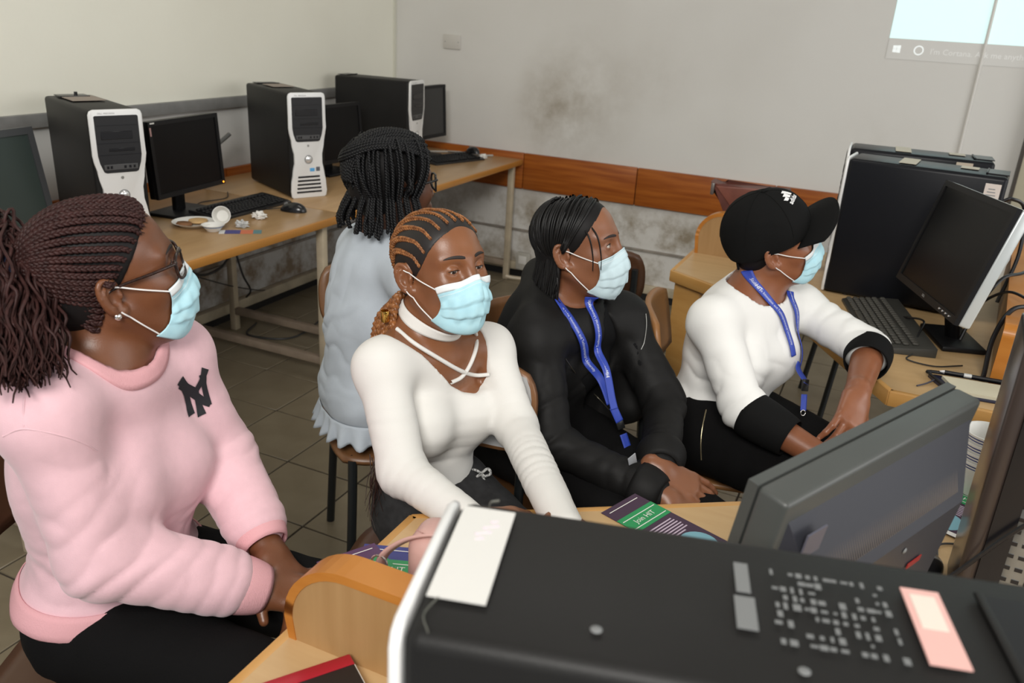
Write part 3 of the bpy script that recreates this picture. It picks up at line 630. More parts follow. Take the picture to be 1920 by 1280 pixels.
# plate of snacks and the crumpled things beside it on the left desk
t = thing('paper_plate', 'white paper plate of biscuits near the pink sweatshirt person on the left desk', 'plate', (-2.345, 2.312, 0.7305))
MB().lathe([(0, 0.002), (0.052, 0.002), (0.066, 0.012), (0.078, 0.016), (0.079, 0.0175), (0.066, 0.014), (0.05, 0.004), (0, 0.004)]).build('plate', M_poly, t)
tag(MB().lathe([(0, 0.0), (0.030, 0.0), (0.035, 0.004), (0.034, 0.009), (0.02, 0.012), (0, 0.012)], mx=frame((-2.342, 2.330, 0.7410), (1, 0, 0), (0.15, 0, 1))).build('biscuit', mat('biscuit_tan', (0.62, 0.40, 0.18), 0.8, var=0.1, vscale=60)), 'tan round biscuit lying on the paper plate', 'food')
tag(MB().lathe([(0, 0.0), (0.026, 0.0), (0.030, 0.004), (0.024, 0.012), (0, 0.014)], mx=frame((-2.357, 2.275, 0.7375), (1, 0, 0), (0, 0.1, 1))).build('chocolate_biscuit', mat('biscuit_brown', (0.20, 0.09, 0.035), 0.7)), 'dark brown biscuit on the paper plate behind the tan one', 'food')
def rolled(name, label, c, pts, wid, cat, m, edge=None):
    t = thing(name, label, cat, c); mb = MB(); p = smooth_path(pts, 26)
    mb.grid(lambda u, v: tuple(np.array(p[min(25, int(round(u*25)))])+np.array((0, 0, wid*v))), 26, 3); o = mb.build('strip', m, t); o.modifiers.new('thick', 'SOLIDIFY').thickness = 0.0012
    if edge: mb = MB(); mb.grid(lambda u, v: tuple(np.array(p[min(25, int(round(u*25)))])*1.02+np.array((0, 0, wid*(0.75+0.2*v)))), 26, 2); mb.build('blue_edge', edge, t)
    return t
cup_prof = [(0, 0.003), (0.024, 0.002), (0.026, 0.0), (0.037, 0.068), (0.0395, 0.070), (0.0395, 0.074), (0.037, 0.074), (0.035, 0.068), (0.0245, 0.005), (0, 0.005)]
t = thing('tipped_paper_cup', 'white paper cup with blue rim lying on its side by the plate', 'cup', (-2.272, 2.385, 0.765))
MB().lathe([(r*0.85, z*0.6) for r, z in cup_prof], mx=frame((0, 0, 0), (0.6, 0.5, 0.1), (0.7, -0.55, 0.30))).build('cup', M_poly, t)
MB().lathe([(0.0318, 0.036), (0.0330, 0.041), (0.0318, 0.041)], mx=frame((0, 0, 0), (0.6, 0.5, 0.1), (0.7, -0.55, 0.30))).build('blue_rim', mat('blue_rim', (0.05, 0.2, 0.45), 0.4), t)
t = thing('paper_bowl', 'small white bowl with blue line between plate and cup', 'bowl', (-2.238, 2.297, 0.7305))
MB().lathe([(0, 0.002), (0.022, 0.0), (0.040, 0.022), (0.042, 0.024), (0.038, 0.022), (0.02, 0.004), (0, 0.004)]).build('bowl', M_poly, t)
MB().lathe([(0.0365, 0.017), (0.0390, 0.020), (0.0375, 0.020)]).build('blue_line', mat('blue_rim', (0.05, 0.2, 0.45), 0.4), t)
def crumple(name, label, c, r, m, seed, cat='paper'):
    rng = np.random.RandomState(seed); b = MB(); bmesh.ops.create_icosphere(b.bm, subdivisions=3, radius=r)
    for v in b.bm.verts:
        d = v.co.normalized(); k = 1+0.35*math.sin(7*d.x+seed)*math.sin(6*d.y+2*seed)+0.25*math.sin(13*d.z+5*d.x); v.co = Vector((v.co.x*k*1.3, v.co.y*k, max(-0.6*r, v.co.z*k*0.75)))
    o = b.build(name, m); o.location = (c[0], c[1], c[2]+0.6*r); return tag(o, label, cat)
crumple('crumpled_tissue', 'crumpled white tissue alone in the middle of the left desk', (-2.235, 2.545, 0.7305), 0.020, M_paperw, 2)
crumple('crumpled_wrapper', 'crumpled clear and white wrapper between paper cup and colourful card', (-2.195, 2.400, 0.7305), 0.019, mat('silver_wrapper', (0.55, 0.55, 0.54), 0.35), 5)
t = thing('printed_card', 'blue orange and teal printed card lying near the front edge of the left desk', 'card', (-2.150, 2.342, 0.7305), R_(38))
for (x0, x1, c) in ((-0.075, -0.055, (0.7, 0.7, 0.68)), (-0.055, 0.0, (0.05, 0.05, 0.22)), (0.0, 0.045, (0.62, 0.16, 0.07)), (0.045, 0.075, (0.10, 0.22, 0.24))):
    MB().box(((x0+x1)/2, 0, 0.0006), (x1-x0, 0.05, 0.0012)).build('colour_block', mat('card_%d' % int(c[0]*100+c[2]*10), c, 0.5), t, smooth=False)

# power fittings and cables under the left desks
t = thing('wall_socket', 'grey double wall socket with white plug below the left desk end', 'socket', (WX+0.004, 3.02, 0.43))
MB().box((0.022, 0, 0.0), (0.044, 0.16, 0.10), bevel=0.005).build('box', mat('socket_grey', (0.16, 0.17, 0.20), 0.5), t)
MB().box((0.06, 0.045, -0.015), (0.045, 0.04, 0.05), bevel=0.008).build('plug', mat('plug_grey', (0.35, 0.36, 0.38), 0.5), t)
MB().box((0.058, -0.035, 0.01), (0.034, 0.035, 0.035), bevel=0.006).build('plug', mat('plug_dark', (0.06, 0.065, 0.08), 0.5), t)
M_cab = mat('grey_cable', (0.035, 0.034, 0.034), 0.5)
def cable(label, pts, r=0.006, m=None, n=40): return tag(MB().tube(smooth_path(pts, n), r, 8).build('power_cable', m or M_cab), label, 'cable', None)
cable('thick dark cable drooping from the desk to the wall socket', [(-2.75, 2.55, 0.70), (-2.74, 2.56, 0.52), (-2.77, 2.72, 0.36), (-2.80, 2.90, 0.34), (-2.83, 3.02, 0.40), (-2.875, 3.06, 0.40)])
cable('dark cable hanging from the desk down to the cream trunking', [(-2.76, 2.56, 0.69), (-2.76, 2.60, 0.45), (-2.80, 2.56, 0.25), (-2.86, 2.52, 0.105)])
cable('dark cable falling from the socket plug behind the desk leg', [(-2.872, 3.075, 0.40), (-2.85, 3.10, 0.25), (-2.86, 3.16, 0.15), (-2.89, 3.16, 0.104)], 0.005)
cable('thin wire running from the cable loop to the floor by the stretcher', [(-2.79, 2.72, 0.35), (-2.80, 2.95, 0.24), (-2.82, 3.15, 0.16), (-2.89, 3.3, 0.104)], 0.003)
cable('thin wire behind the front desk leg near the face mask', [(-2.86, 2.22, 0.69), (-2.87, 2.30, 0.45), (-2.86, 2.36, 0.2), (-2.80, 2.40, 0.012), (-2.65, 2.5, 0.006)], 0.004)
cable('dark wire curling across the floor tiles under the desk', [(-2.85, 3.75, 0.006), (-2.6, 3.45, 0.006), (-2.5, 3.05, 0.006), (-2.7, 2.95, 0.006), (-2.78, 3.1, 0.006)], 0.005)
cable('grey cable arching from behind the middle tower to the desk', [(-2.80, 3.02, 0.95), (-2.82, 2.92, 0.88), (-2.80, 2.86, 0.80), (-2.77, 2.83, 0.742)], 0.010, mat('mid_grey_cable', (0.11, 0.11, 0.105), 0.4))
cable('pale cable on the desk behind the third tower', [(-2.60, 4.38, 0.737), (-2.45, 4.50, 0.737), (-2.35, 4.53, 0.737), (-2.25, 4.52, 0.737), (-2.20, 4.56, 0.737)], 0.006, mat('pale_cable', (0.40, 0.37, 0.33), 0.5))
cable('cream pipe elbow at the foot of the corner desk leg', [(-2.06, 4.53, 0.02), (-2.02, 4.545, 0.012), (-1.95, 4.57, 0.012), (-1.90, 4.60, 0.03)], 0.012, M_leg)
t = thing('floor_socket_box', 'cream socket box on the back wall low down behind the black braids', 'socket', (-1.98, WY-0.03, 0.11))
MB().box((0, 0, 0), (0.09, 0.03, 0.11), bevel=0.006).build('box', mat('cream_box', (0.45, 0.43, 0.38), 0.5), t)
MB().box((0, -0.016, 0.01), (0.05, 0.004, 0.05), bevel=0.001).build('faceplate', M_white, t)
crumple('crumpled_paper', 'scrap of white paper beside the corner keyboard', (-2.215, 4.46, 0.7305), 0.018, M_paperw, 8)
crumple('crumpled_paper', 'scrap of white paper under the hidden middle monitor', (-2.44, 3.44, 0.7305), 0.022, M_paperw, 11)
cable('dark cable hugging the rear of the nearer right tower', [(0.306, 2.88, 1.10), (0.33, 2.88, 1.11), (0.37, 2.90, 1.08), (0.385, 2.88, 0.95), (0.36, 2.85, 0.80)], 0.0055, M_slot)
cable('black cable looping over the carrel behind the tilted monitor', [(0.26, 2.58, 0.738), (0.29, 2.64, 0.83), (0.34, 2.72, 0.905), (0.40, 2.80, 0.915), (0.47, 2.95, 0.93)], 0.005, M_slot)
cable('second black cable bending along the carrel divider foot', [(0.25, 2.68, 0.736), (0.29, 2.66, 0.83), (0.345, 2.58, 0.905), (0.41, 2.47, 0.915), (0.52, 2.50, 0.93)], 0.004, M_slot)
cable('black cable tail lying at the foot of the carrel divider', [(0.41, 2.44, 0.912), (0.345, 2.41, 0.905), (0.315, 2.38, 0.83), (0.312, 2.34, 0.738), (0.305, 2.31, 0.738)], 0.006, M_slot)
cable('thin black lead tangled under the tilted monitor', [(0.09, 2.72, 0.736), (0.12, 2.66, 0.76), (0.16, 2.58, 0.78), (0.15, 2.50, 0.75), (0.19, 2.47, 0.736), (0.14, 2.43, 0.736)], 0.003, M_slot)

# brown bag leaning on the back wall rail
t = thing('brown_bag', 'reddish brown leather bag standing behind the rounded divider, left of the black cap', 'bag', (-0.50, 3.30, 0.7305))
b = MB(); b.prism([(-0.045, 0.0), (0.15, 0.0), (0.19, 0.14), (0.15, 0.25), (-0.09, 0.235), (-0.138, 0.250), (-0.128, 0.215), (-0.055, 0.14)], -0.05, 0.05, frame((0, 0, 0), (1, 0, 0), (0, -1, 0.0)), bevel=0.014, seg=3)
b.build('body', mat('red_brown_leather', (0.115, 0.032, 0.022), 0.45, var=0.25, vscale=14), t)
MB().prism([(-0.115, 0.238), (0.12, 0.252), (0.04, 0.14), (0.0, 0.115)], 0.045, 0.058, frame((0, 0, 0), (1, 0, 0), (0, -1, 0.0)), bevel=0.005).build('flap', mat('brown_flap', (0.19, 0.062, 0.042), 0.42, var=0.2, vscale=14), t)
MB().box((-0.125, -0.053, 0.225), (0.014, 0.012, 0.045), bevel=0.004).build('buckle', mat('dull_buckle', (0.18, 0.16, 0.15), 0.4, 0.5), t)

# notebook with pens on the right carrel
t = thing('clipboard_case', 'open dark blue zip folder with cream pages on the right carrel', 'folder', (0.30, 2.225, 0.7305), R_(6))
MB().prism([(-0.10, 0.062), (-0.115, 0.050), (-0.105, 0.02), (-0.075, -0.06), (0.16, -0.06), (0.16, 0.065)], 0.0, 0.006, bevel=0.002).build('cover', mat('navy_cover', (0.016, 0.018, 0.045), 0.4), t)
MB().prism([(-0.085, 0.040), (-0.062, -0.052), (0.155, -0.052), (0.155, 0.040)], 0.006, 0.014).build('pages', mat('cream_pages', (0.60, 0.56, 0.42), 0.7), t, smooth=False)
MB().tube(smooth_path([(0.16, 0.060, 0.012), (-0.09, 0.064, 0.012), (-0.112, 0.05, 0.010), (-0.098, 0.012, 0.009), (-0.075, -0.056, 0.007)], 30), 0.0045, 8).build('zip_edge', M_slot, t)
t = thing('black_pen', 'black and silver pen clipped along the top of the open folder', 'pen', (0.29, 2.278, 0.7495), R_(5))
MB().cyl((-0.075, 0, 0), (0.065, 0, 0), 0.0052, 12).build('barrel', M_slot, t)
MB().cyl((-0.03, 0.0, 0.0), (-0.012, 0, 0.0), 0.0056, 12).build('silver_ring', M_silver2, t)
MB().cyl((-0.075, 0, 0), (-0.086, 0, 0), 0.0052, 12, r2=0.0015).build('tip', M_silver2, t)
tag(MB().tube(smooth_path([(0.155, 2.177, 0.733), (0.175, 2.200, 0.735), (0.197, 2.236, 0.738)], 10), 0.0022, 6).build('pen_refill', mat('dark_refill', (0.05, 0.05, 0.07), 0.4)), 'thin dark refill poking from the folder corner', 'pen')

# cups, leaflets and the bead string near the open tower
for k in range(4):
    t = thing('polystyrene_cup', ['lowest white cup of the nested stack by the open tower', 'second white cup from the bottom of the nested stack', 'third white cup from the bottom of the nested stack', 'topmost white cup with blue rings in the nested stack'][k],
              'cup', (0.262, 1.668, 0.7345+0.0185*k), 0, 'nested white cups')
    MB().lathe([(r*1.18, z*0.98) for r, z in cup_prof], seg=36).build('cup', M_poly, t)
    for zz in (0.060, 0.0655): MB().lathe([(0.0255*1.18+0.0110*1.18*zz/0.068+0.0006, zz-0.0012), (0.0255*1.18+0.0110*1.18*zz/0.068+0.0014, zz), (0.0255*1.18+0.0110*1.18*zz/0.068+0.0010, zz+0.0012)], seg=36).build('blue_ring', M_band, t)
def leaflet(label, x, y, rot, pal, z=0.7306, tilt=0.0, title='Join HIT', flip=False, hgt=0.21):
    t = thing('leaflet', label, 'leaflet', (x, y, z), rot, group='purple and green printed leaflets'); t.rotation_euler[1] = tilt
    MB().box((0, 0, 0.0004), (hgt, 0.099, 0.0008)).build('sheet', pal[0], t, smooth=False)
    MB().box((hgt/2-0.058, 0, 0.0011), (0.045, 0.099, 0.0004)).build('green_panel', mat('leaflet_green', (0.015, 0.27, 0.085), 0.4), t, smooth=False)
    for (xx, w) in ((hgt/2-0.012, 0.08), (hgt/2-0.046, 0.09), (hgt/2-0.072, 0.09)): MB().box((xx, 0, 0.0015), (0.0016, w, 0.0003)).build('white_rule', M_paperw, t, smooth=False)
    v, f = text_mesh(title, 0.016); MB().add([(hgt/2-0.059+a[1]*1.0, -a[0], 0.0016) for a in v], f).build('lettering', M_paperw, t, smooth=False)
    m = MB(); rr = random.Random(5)
    for k in range(7):
        w = rr.uniform(0.045, 0.075); m.box((hgt/2-0.092-0.0062*k, 0.0, 0.0011), (0.0026, w, 0.0003))
    m.build('small_print', mat('leaflet_pale', (0.55, 0.45, 0.55), 0.5), t, smooth=False)
    MB().lathe([(0, 0.0007), (0.034, 0.0007), (0.034, 0.0)], (-hgt/2+0.042, -0.006, 0.0008), seg=24).build('photo_patch', mat('leaflet_sky', (0.20, 0.42, 0.50), 0.4), t)
    MB().box((-hgt/2+0.006, 0, 0.0011), (0.012, 0.099, 0.0004)).build('white_foot', M_paperw, t, smooth=False)
    return t
M_lp = mat('leaflet_purple', (0.075, 0.022, 0.085), 0.38); M_lp2 = mat('leaflet_dark_plum', (0.050, 0.022, 0.050), 0.38); M_lb = mat('leaflet_blue', (0.03, 0.035, 0.19), 0.38)
leaflet('purple and green leaflet lying at the far desk edge by the clasped dark hands', -0.235, 1.245, R_(160), (M_lp2,), title='Join HIT')
leaflet('purple leaflet overlapping its neighbour behind the curved divider and pink bag', -0.578, 0.866, R_(150), (M_lp,), z=0.7326, title='Join HIT')
leaflet('blue topped leaflet underneath the purple one beside the pink bag', -0.574, 0.874, R_(111), (M_lb,), z=0.7306, title='Join HIT')
leaflet('purple leaflet under the cup stack beside the open tower', 0.205, 1.60, R_(75), (M_lp,), title='Join HIT')
leaflet('white footed leaflet peeking out right of the one by the cups', 0.222, 1.585, R_(68), (M_lp2,), z=0.7325, title='Join HIT')
t = thing('bead_string', 'string of small clear glass beads on the desk behind the cup stack', 'beads', (0.28, 1.80, 0.7305))
mb = MB()
pth = smooth_path([(-0.03, -0.05, 0.004), (-0.01, -0.01, 0.004), (0.0, 0.03, 0.004), (0.005, 0.08, 0.004)], 26)
for q in pth: bmesh.ops.create_icosphere(mb.bm, subdivisions=1, radius=0.0042, matrix=Matrix.Translation(tuple(q)))
mb.build('beads', mat('clear_beads', (0.55, 0.45, 0.38), 0.1, spec=0.8), t)

# red and black book at the bottom of the frame
t = thing('hardback_book', 'black hardback book with red spine lying on the near desk corner', 'book', (-0.520, 0.590, 0.7305), R_(55))
MB().box((0, 0, 0.010), (0.21, 0.15, 0.020), bevel=0.002).build('cover', mat('black_bookcloth', (0.014, 0.012, 0.013), 0.5), t)
MB().box((0, 0.066, 0.0105), (0.211, 0.020, 0.0215), bevel=0.002).build('red_spine', mat('red_bookcloth', (0.36, 0.008, 0.020), 0.45), t)
MB().box((0.003, -0.004, 0.010), (0.206, 0.1445, 0.016)).build('pages', M_paperw, t, smooth=False)

# pink handbag
M_pink = mat('pink_leather', (0.60, 0.36, 0.32), 0.42, var=0.05, vscale=30)
M_pink_e = mat('pink_edge', (0.48, 0.26, 0.23), 0.5)
M_nick = mat('nickel', (0.6, 0.55, 0.52), 0.2, 0.9)
t = thing('pink_handbag', 'small pink leather handbag with strap, half hidden by the foreground tower', 'bag', (-0.448, 0.918, 0.7325), R_(8))
b = MB(); b.box((0, 0, 0.055), (0.18, 0.085, 0.11), bevel=0.028, seg=5); b.build('body', M_pink, t)
MB().prism([(-0.080, 0.040), (-0.086, 0.010), (-0.07, -0.04), (0.07, -0.04), (0.086, 0.010), (0.08, 0.040)], 0.106, 0.113, frame((0, 0, 0), (1, 0, 0), (0, 1, 0)) , bevel=0.003).build('flap', M_pink, t)
m = MB()
for k in range(34):
    u = k/33; x = -0.075+0.15*u; m.box((x, -0.034+0.01*abs(2*u-1)**3, 0.1135), (0.003, 0.0012, 0.0012))
m.build('stitching', M_pink_e, t, kind='stuff')
def strap(pts, w, name='strap'):
    p = smooth_path(pts, 40); tt, nn, bb = frames(p, (1, 0.3, 0)); mb = MB()
    mb.grid(lambda u, v: tuple(p[min(39, int(round(u*39)))]+nn[min(39, int(round(u*39)))]*w*(v-0.5)), 40, 2); o = mb.build(name, M_pink, t); o.modifiers.new('thick', 'SOLIDIFY').thickness = 0.004; return o
strap([(0.03, -0.02, 0.115), (-0.03, -0.03, 0.122), (-0.08, -0.035, 0.108), (-0.118, -0.035, 0.075), (-0.132, -0.03, 0.04), (-0.125, -0.025, 0.014), (-0.10, -0.01, 0.010)], 0.016)
for c_ in ((-0.127, -0.04, 0.055), (-0.122, -0.04, 0.03)): MB().tube([(c_[0]+0.012*math.cos(a), c_[1], c_[2]+0.012*math.sin(a)) for a in np.linspace(0, 2*PI, 17)[:-1]], 0.002, 6, closed=True).build('ring', M_nick, t)
MB().box((-0.02, -0.045, 0.108), (0.03, 0.004, 0.012), bevel=0.001, mx=None).build('zip_pull', M_nick, t)
# ================================================================== implicit surfaces for people and cloth
A_ = lambda *v: np.array(v if len(v) > 1 else v[0], float)
def unit(v): v = np.asarray(v, float); return v/(np.linalg.norm(v)+1e-12)
def smin(a, b, k):
    if k <= 0: return np.minimum(a, b)
    h = np.maximum(k-np.abs(a-b), 0)/k; return np.minimum(a, b)-h*h*k*0.25
def f_cap(a, b, ra, rb):
    a = A_(a); b = A_(b); ab = b-a; L2 = ab @ ab+1e-12
    def f(p):
        q = p-a; t = np.clip(q @ ab/L2, 0, 1); return np.sqrt(((q-t[:, None]*ab)**2).sum(1))-(ra+(rb-ra)*t)
    return f, (a+b)/2, math.sqrt(L2)/2+max(ra, rb)
def f_ell(c, r, Mx=None):
    c = A_(c); r = A_(r); Mx = np.eye(3) if Mx is None else Mx
    def f(p):
        q = (p-c) @ Mx; k0 = np.sqrt(((q/r)**2).sum(1)); k1 = np.sqrt(((q/(r*r))**2).sum(1))+1e-9
        return k0*(k0-1)/k1
    return f, c, float(max(r))
class SDF:
    def __init__(s): s.p = []
    def copy(s): n = SDF(); n.p = list(s.p); return n
    def cap(s, a, b, ra, rb=None, k=0.02, op='+'): s.p.append((*f_cap(a, b, ra, ra if rb is None else rb), k, op)); return s
    def ell(s, c, r, Mx=None, k=0.02, op='+'): s.p.append((*f_ell(c, (r, r, r) if np.isscalar(r) else r, Mx), k, op)); return s
    def chain(s, pts, rs, k=0.02):
        for i in range(len(pts)-1): s.cap(pts[i], pts[i+1], rs[i], rs[i+1], k)
        return s
    def fn(s, f, k=0.0, op='&'): s.p.append((f, None, 0, k, op)); return s
    def plane(s, c, n, k=0.0):
        c = A_(c); n = unit(n); return s.fn(lambda p: (p-c) @ n, k)
    def ev(s, p, prims=None):
        d = np.full(len(p), 9.0)
        for f, c, R, k, op in (s.p if prims is None else prims):
            q = f(p)
            if op == '+': d = smin(d, q, k)
            elif op == '-': d = -smin(-d, q, k)
            else: d = -smin(-d, -q, k)
        return d
    def bounds(s):
        lo = np.full(3, 9e9); hi = -lo
        for f, c, R, k, op in s.p:
            if op == '+' and c is not None: lo = np.minimum(lo, c-R-k*0.3); hi = np.maximum(hi, c+R+k*0.3)
        return lo, hi
def axis_pts(lo, hi, h, fine, hf):
    out = [lo]
    while out[-1] < hi:
        x = out[-1]; st = h
        for a, b in fine:
            if a-hf*0.5 <= x < b: st = hf
            elif x < a < x+st: st = max(hf, a-x)
        out.append(x+st)
    return np.array(out)
def sdf_mesh(fld, h=0.006, fine=None, hf=0.0025, pad=0.012, lo=None, hi=None, smooth=1):
    """surface nets on a grid that is finer inside the boxes `fine` (list of (lo, hi))"""
    b0, b1 = fld.bounds(); lo = b0-pad if lo is None else np.maximum(b0-pad, lo); hi = b1+pad if hi is None else np.minimum(b1+pad, hi)
    fine = fine or []; ax = [axis_pts(lo[i], hi[i], h, [(f[0][i], f[1][i]) for f in fine], hf) for i in range(3)]
    n = [len(a) for a in ax]; D = np.empty(n, np.float32); B = 14
    for i in range(0, n[0], B):
        xi = ax[0][i:i+B]
        for j in range(0, n[1], B):
            yj = ax[1][j:j+B]
            for k in range(0, n[2], B):
                zk = ax[2][k:k+B]
                c = np.array([(xi[0]+xi[-1])/2, (yj[0]+yj[-1])/2, (zk[0]+zk[-1])/2]); r = 0.5*math.sqrt((xi[-1]-xi[0])**2+(yj[-1]-yj[0])**2+(zk[-1]-zk[0])**2)+1e-4
                pr = []; any_add = False
                for q in fld.p:
                    if q[1] is None: pr.append(q)
                    else:
                        dist = math.sqrt(((c-q[1])**2).sum())-q[2]-r
                        if dist < max(0.012, q[3]*1.05): pr.append(q); any_add |= q[4] == '+'
                if not any_add: D[i:i+B, j:j+B, k:k+B] = 1.0; continue
                dc = float(fld.ev(c[None], pr)[0])
                if dc > r*1.5+0.06 or dc < -(r*2.2+0.03): D[i:i+B, j:j+B, k:k+B] = 1.0 if dc > 0 else -1.0; continue
                g = np.stack(np.meshgrid(xi, yj, zk, indexing='ij'), -1).reshape(-1, 3)
                D[i:i+B, j:j+B, k:k+B] = fld.ev(g, pr).reshape(len(xi), len(yj), len(zk))
    S = D < 0
    m = np.zeros([q-1 for q in n], np.uint8)
    for a in (0, 1):
        for b in (0, 1):
            for c in (0, 1): m += S[a:n[0]-1+a, b:n[1]-1+b, c:n[2]-1+c]
    cells = np.argwhere((m > 0) & (m < 8)); idx = np.full(m.shape, -1, np.int32); idx[tuple(cells.T)] = np.arange(len(cells))
    cv = {}
    for a in (0, 1):
        for b in (0, 1):
            for c in (0, 1): cv[a, b, c] = D[cells[:, 0]+a, cells[:, 1]+b, cells[:, 2]+c]
    acc = np.zeros((len(cells), 3)); cnt = np.zeros(len(cells))
    for a in (0, 1):
        for b in (0, 1):
            for (p, q, e) in (((0, a, b), (1, a, b), 0), ((a, 0, b), (a, 1, b), 1), ((a, b, 0), (a, b, 1), 2)):
                d0, d1 = cv[p], cv[q]; s = (d0 < 0) != (d1 < 0); t = np.where(s, d0/np.where(s, d0-d1, 1), 0)
                o = np.array(p, float)[None].repeat(len(cells), 0); o[:, e] = t; acc += o*s[:, None]; cnt += s
    fr = acc/cnt[:, None]; V = np.empty_like(fr)
    for e in range(3): V[:, e] = ax[e][cells[:, e]]+fr[:, e]*(ax[e][cells[:, e]+1]-ax[e][cells[:, e]])
    F = []
    for e in range(3):
        sl0 = [slice(None)]*3; sl1 = [slice(None)]*3; sl0[e] = slice(0, -1); sl1[e] = slice(1, None)
        s0 = S[tuple(sl0)]; s1 = S[tuple(sl1)]; ed = np.argwhere(s0 != s1); u, w = [(1, 2), (2, 0), (0, 1)][e]
        ok = (ed[:, u] > 0) & (ed[:, w] > 0) & (ed[:, u] < n[u]-1) & (ed[:, w] < n[w]-1); ed = ed[ok]
        q = []
        for du, dw in ((0, 0), (-1, 0), (-1, -1), (0, -1)):
            c = ed.copy(); c[:, u] += du; c[:, w] += dw; q.append(idx[tuple(c.T)])
        q = np.stack(q, 1); flip = ~s0[tuple(ed.T)]; q[flip] = q[flip][:, ::-1]; F.append(q[(q >= 0).all(1)])
    F = np.concatenate(F)[:, ::-1]
    for _ in range(smooth): V = relax(V, F, 0.5)
    skin_up(fld, V, F)
    return V, F
def relax(V, F, w):
    acc = np.zeros_like(V); cnt = np.zeros(len(V))
    for a, b in ((0, 1), (1, 2), (2, 3), (3, 0)):
        np.add.at(acc, F[:, a], V[F[:, b]]); np.add.at(acc, F[:, b], V[F[:, a]]); np.add.at(cnt, F[:, a], 1); np.add.at(cnt, F[:, b], 1)
    return V*(1-w)+w*acc/np.maximum(cnt, 1)[:, None]
def normals(V, F):
    n = np.cross(V[F[:, 2]]-V[F[:, 0]], V[F[:, 3]]-V[F[:, 1]]); N = np.zeros_like(V)
    for i in range(4): np.add.at(N, F[:, i], n)
    return N/(np.linalg.norm(N, axis=1)[:, None]+1e-12)
_K = np.random.RandomState(4).randn(6, 3)
def wob(p, f): return (np.sin(p @ _K[0]*f)+np.sin(p @ _K[1]*f+1.3+np.sin(p @ _K[2]*f*0.7))+np.sin(p @ _K[3]*f*1.3+2.1))/3
def cloth_disp(V, F, folds, base=0.0012, bf=45):
    """push cloth in and out: gentle unevenness plus fold zones (centre, radius, direction across the creases, spacing, depth)"""
    N = normals(V, F); d = base*wob(V, bf)+base*0.6*wob(V+3, bf*2.1)
    for (c, r, dr, lam, amp) in folds:
        c = A_(c); w = np.clip(1-np.linalg.norm(V-c, axis=1)/r, 0, 1); w = w*w*(3-2*w)
        ph = V @ unit(dr)/lam+0.55*wob(V, 22)+0.25*wob(V+1, 50)
        d += amp*w*(np.abs(np.sin(PI*ph))**0.7-0.62)*2*(-1)*0.5*(0.75+0.5*wob(V+7, 30))
    return V+N*d[:, None]
def march(fld, O, Dr, maxd=0.6):
    """shoot rays at a finished surface; returns points and a hit mask"""
    O = np.atleast_2d(np.asarray(O, float)); Dr = np.broadcast_to(np.atleast_2d(np.asarray(Dr, float)), O.shape); bv = fld.bvh; out = O+Dr*min(maxd, .12); hit = np.zeros(len(O), bool)
    for i in range(len(O)):
        h = bv.ray_cast(Vector(O[i]), Vector(Dr[i]), maxd)
        if h[0] is not None: out[i] = h[0]; hit[i] = True
    return out, hit
def skin_up(fld, V, F): fld.bvh = BVHTree.FromPolygons(V.tolist(), F.tolist())
def pix(fld, px, py, lift=0.0):
    """the surface point seen at a photograph pixel"""
    d = unit(CF+(px-960)/FOC*CR-(py-640)/FOC*CU); h = fld.bvh.ray_cast(Vector(CAM_POS), Vector(d), 9)
    return np.array(h[0])-d*lift if h[0] is not None else None
def sdf_obj(name, V, F, m, parent, label=None):
    me = mesh_np(name, V-np.array(parent.matrix_world.translation if False else parent.location), F); return link(name, me, m, parent, label)
def local(parent, v): return np.asarray(v)-np.array(parent.location)
def grid_obj(name, G, m, parent, closed=False, thick=0.0, label=None, kind=None, off=0.0, wparent=None):
    """G[i][j] world points -> quad sheet; wparent = the thing whose base gives the local frame"""
    G = np.asarray(G, float); nu, nv = G.shape[:2]; V = local(wparent or parent, G.reshape(-1, 3)); F = []
    for i in range(nu if closed else nu-1):
        for j in range(nv-1): a = i*nv+j; b = ((i+1) % nu)*nv+j; F.append((a, b, b+1, a+1))
    o = link(name, mesh_np(name, V, F), m, parent, label, kind)
    if thick: s = o.modifiers.new('thick', 'SOLIDIFY'); s.thickness = thick; s.offset = off
    return o
def tubes_obj(name, paths, m, parent, seg=6, label=None, kind=None, wparent=None):
    Vs, Fs, n = [], [], 0
    for pts, r in paths:
        v, f = tube_arrays(pts, r, seg, cap=False); Vs.append(np.array(v)); Fs.append(np.array(f)+n); n += len(v)
    V = local(wparent or parent, np.concatenate(Vs)); return link(name, mesh_np(name, V, np.concatenate(Fs)), m, parent, label, kind)
def braid_paths(pts, w, pitch=None, n_per=9, taper0=1.0, taper1=1.0, nrm=None):
    """three strands plaited along a path; w = width of the plait"""
    p = np.asarray(pts, float); L = np.concatenate([[0], np.cumsum(np.linalg.norm(np.diff(p, axis=0), axis=1))]); pitch = pitch or w*2.4
    n = max(12, int(L[-1]/pitch*n_per)); s = np.linspace(0, L[-1], n); q = np.stack([np.interp(s, L, p[:, i]) for i in range(3)], 1)
    t, nn, bb = frames(q, nrm); th = s/pitch*2*PI; k = taper0+(taper1-taper0)*s/L[-1]
    out = []
    for j in range(3):
        a = th+2*PI*j/3; out.append((q+nn*(0.27*w*k*np.sin(a))[:, None]+bb*(0.17*w*k*np.sin(2*a))[:, None], 0.245*w*k))
    return out
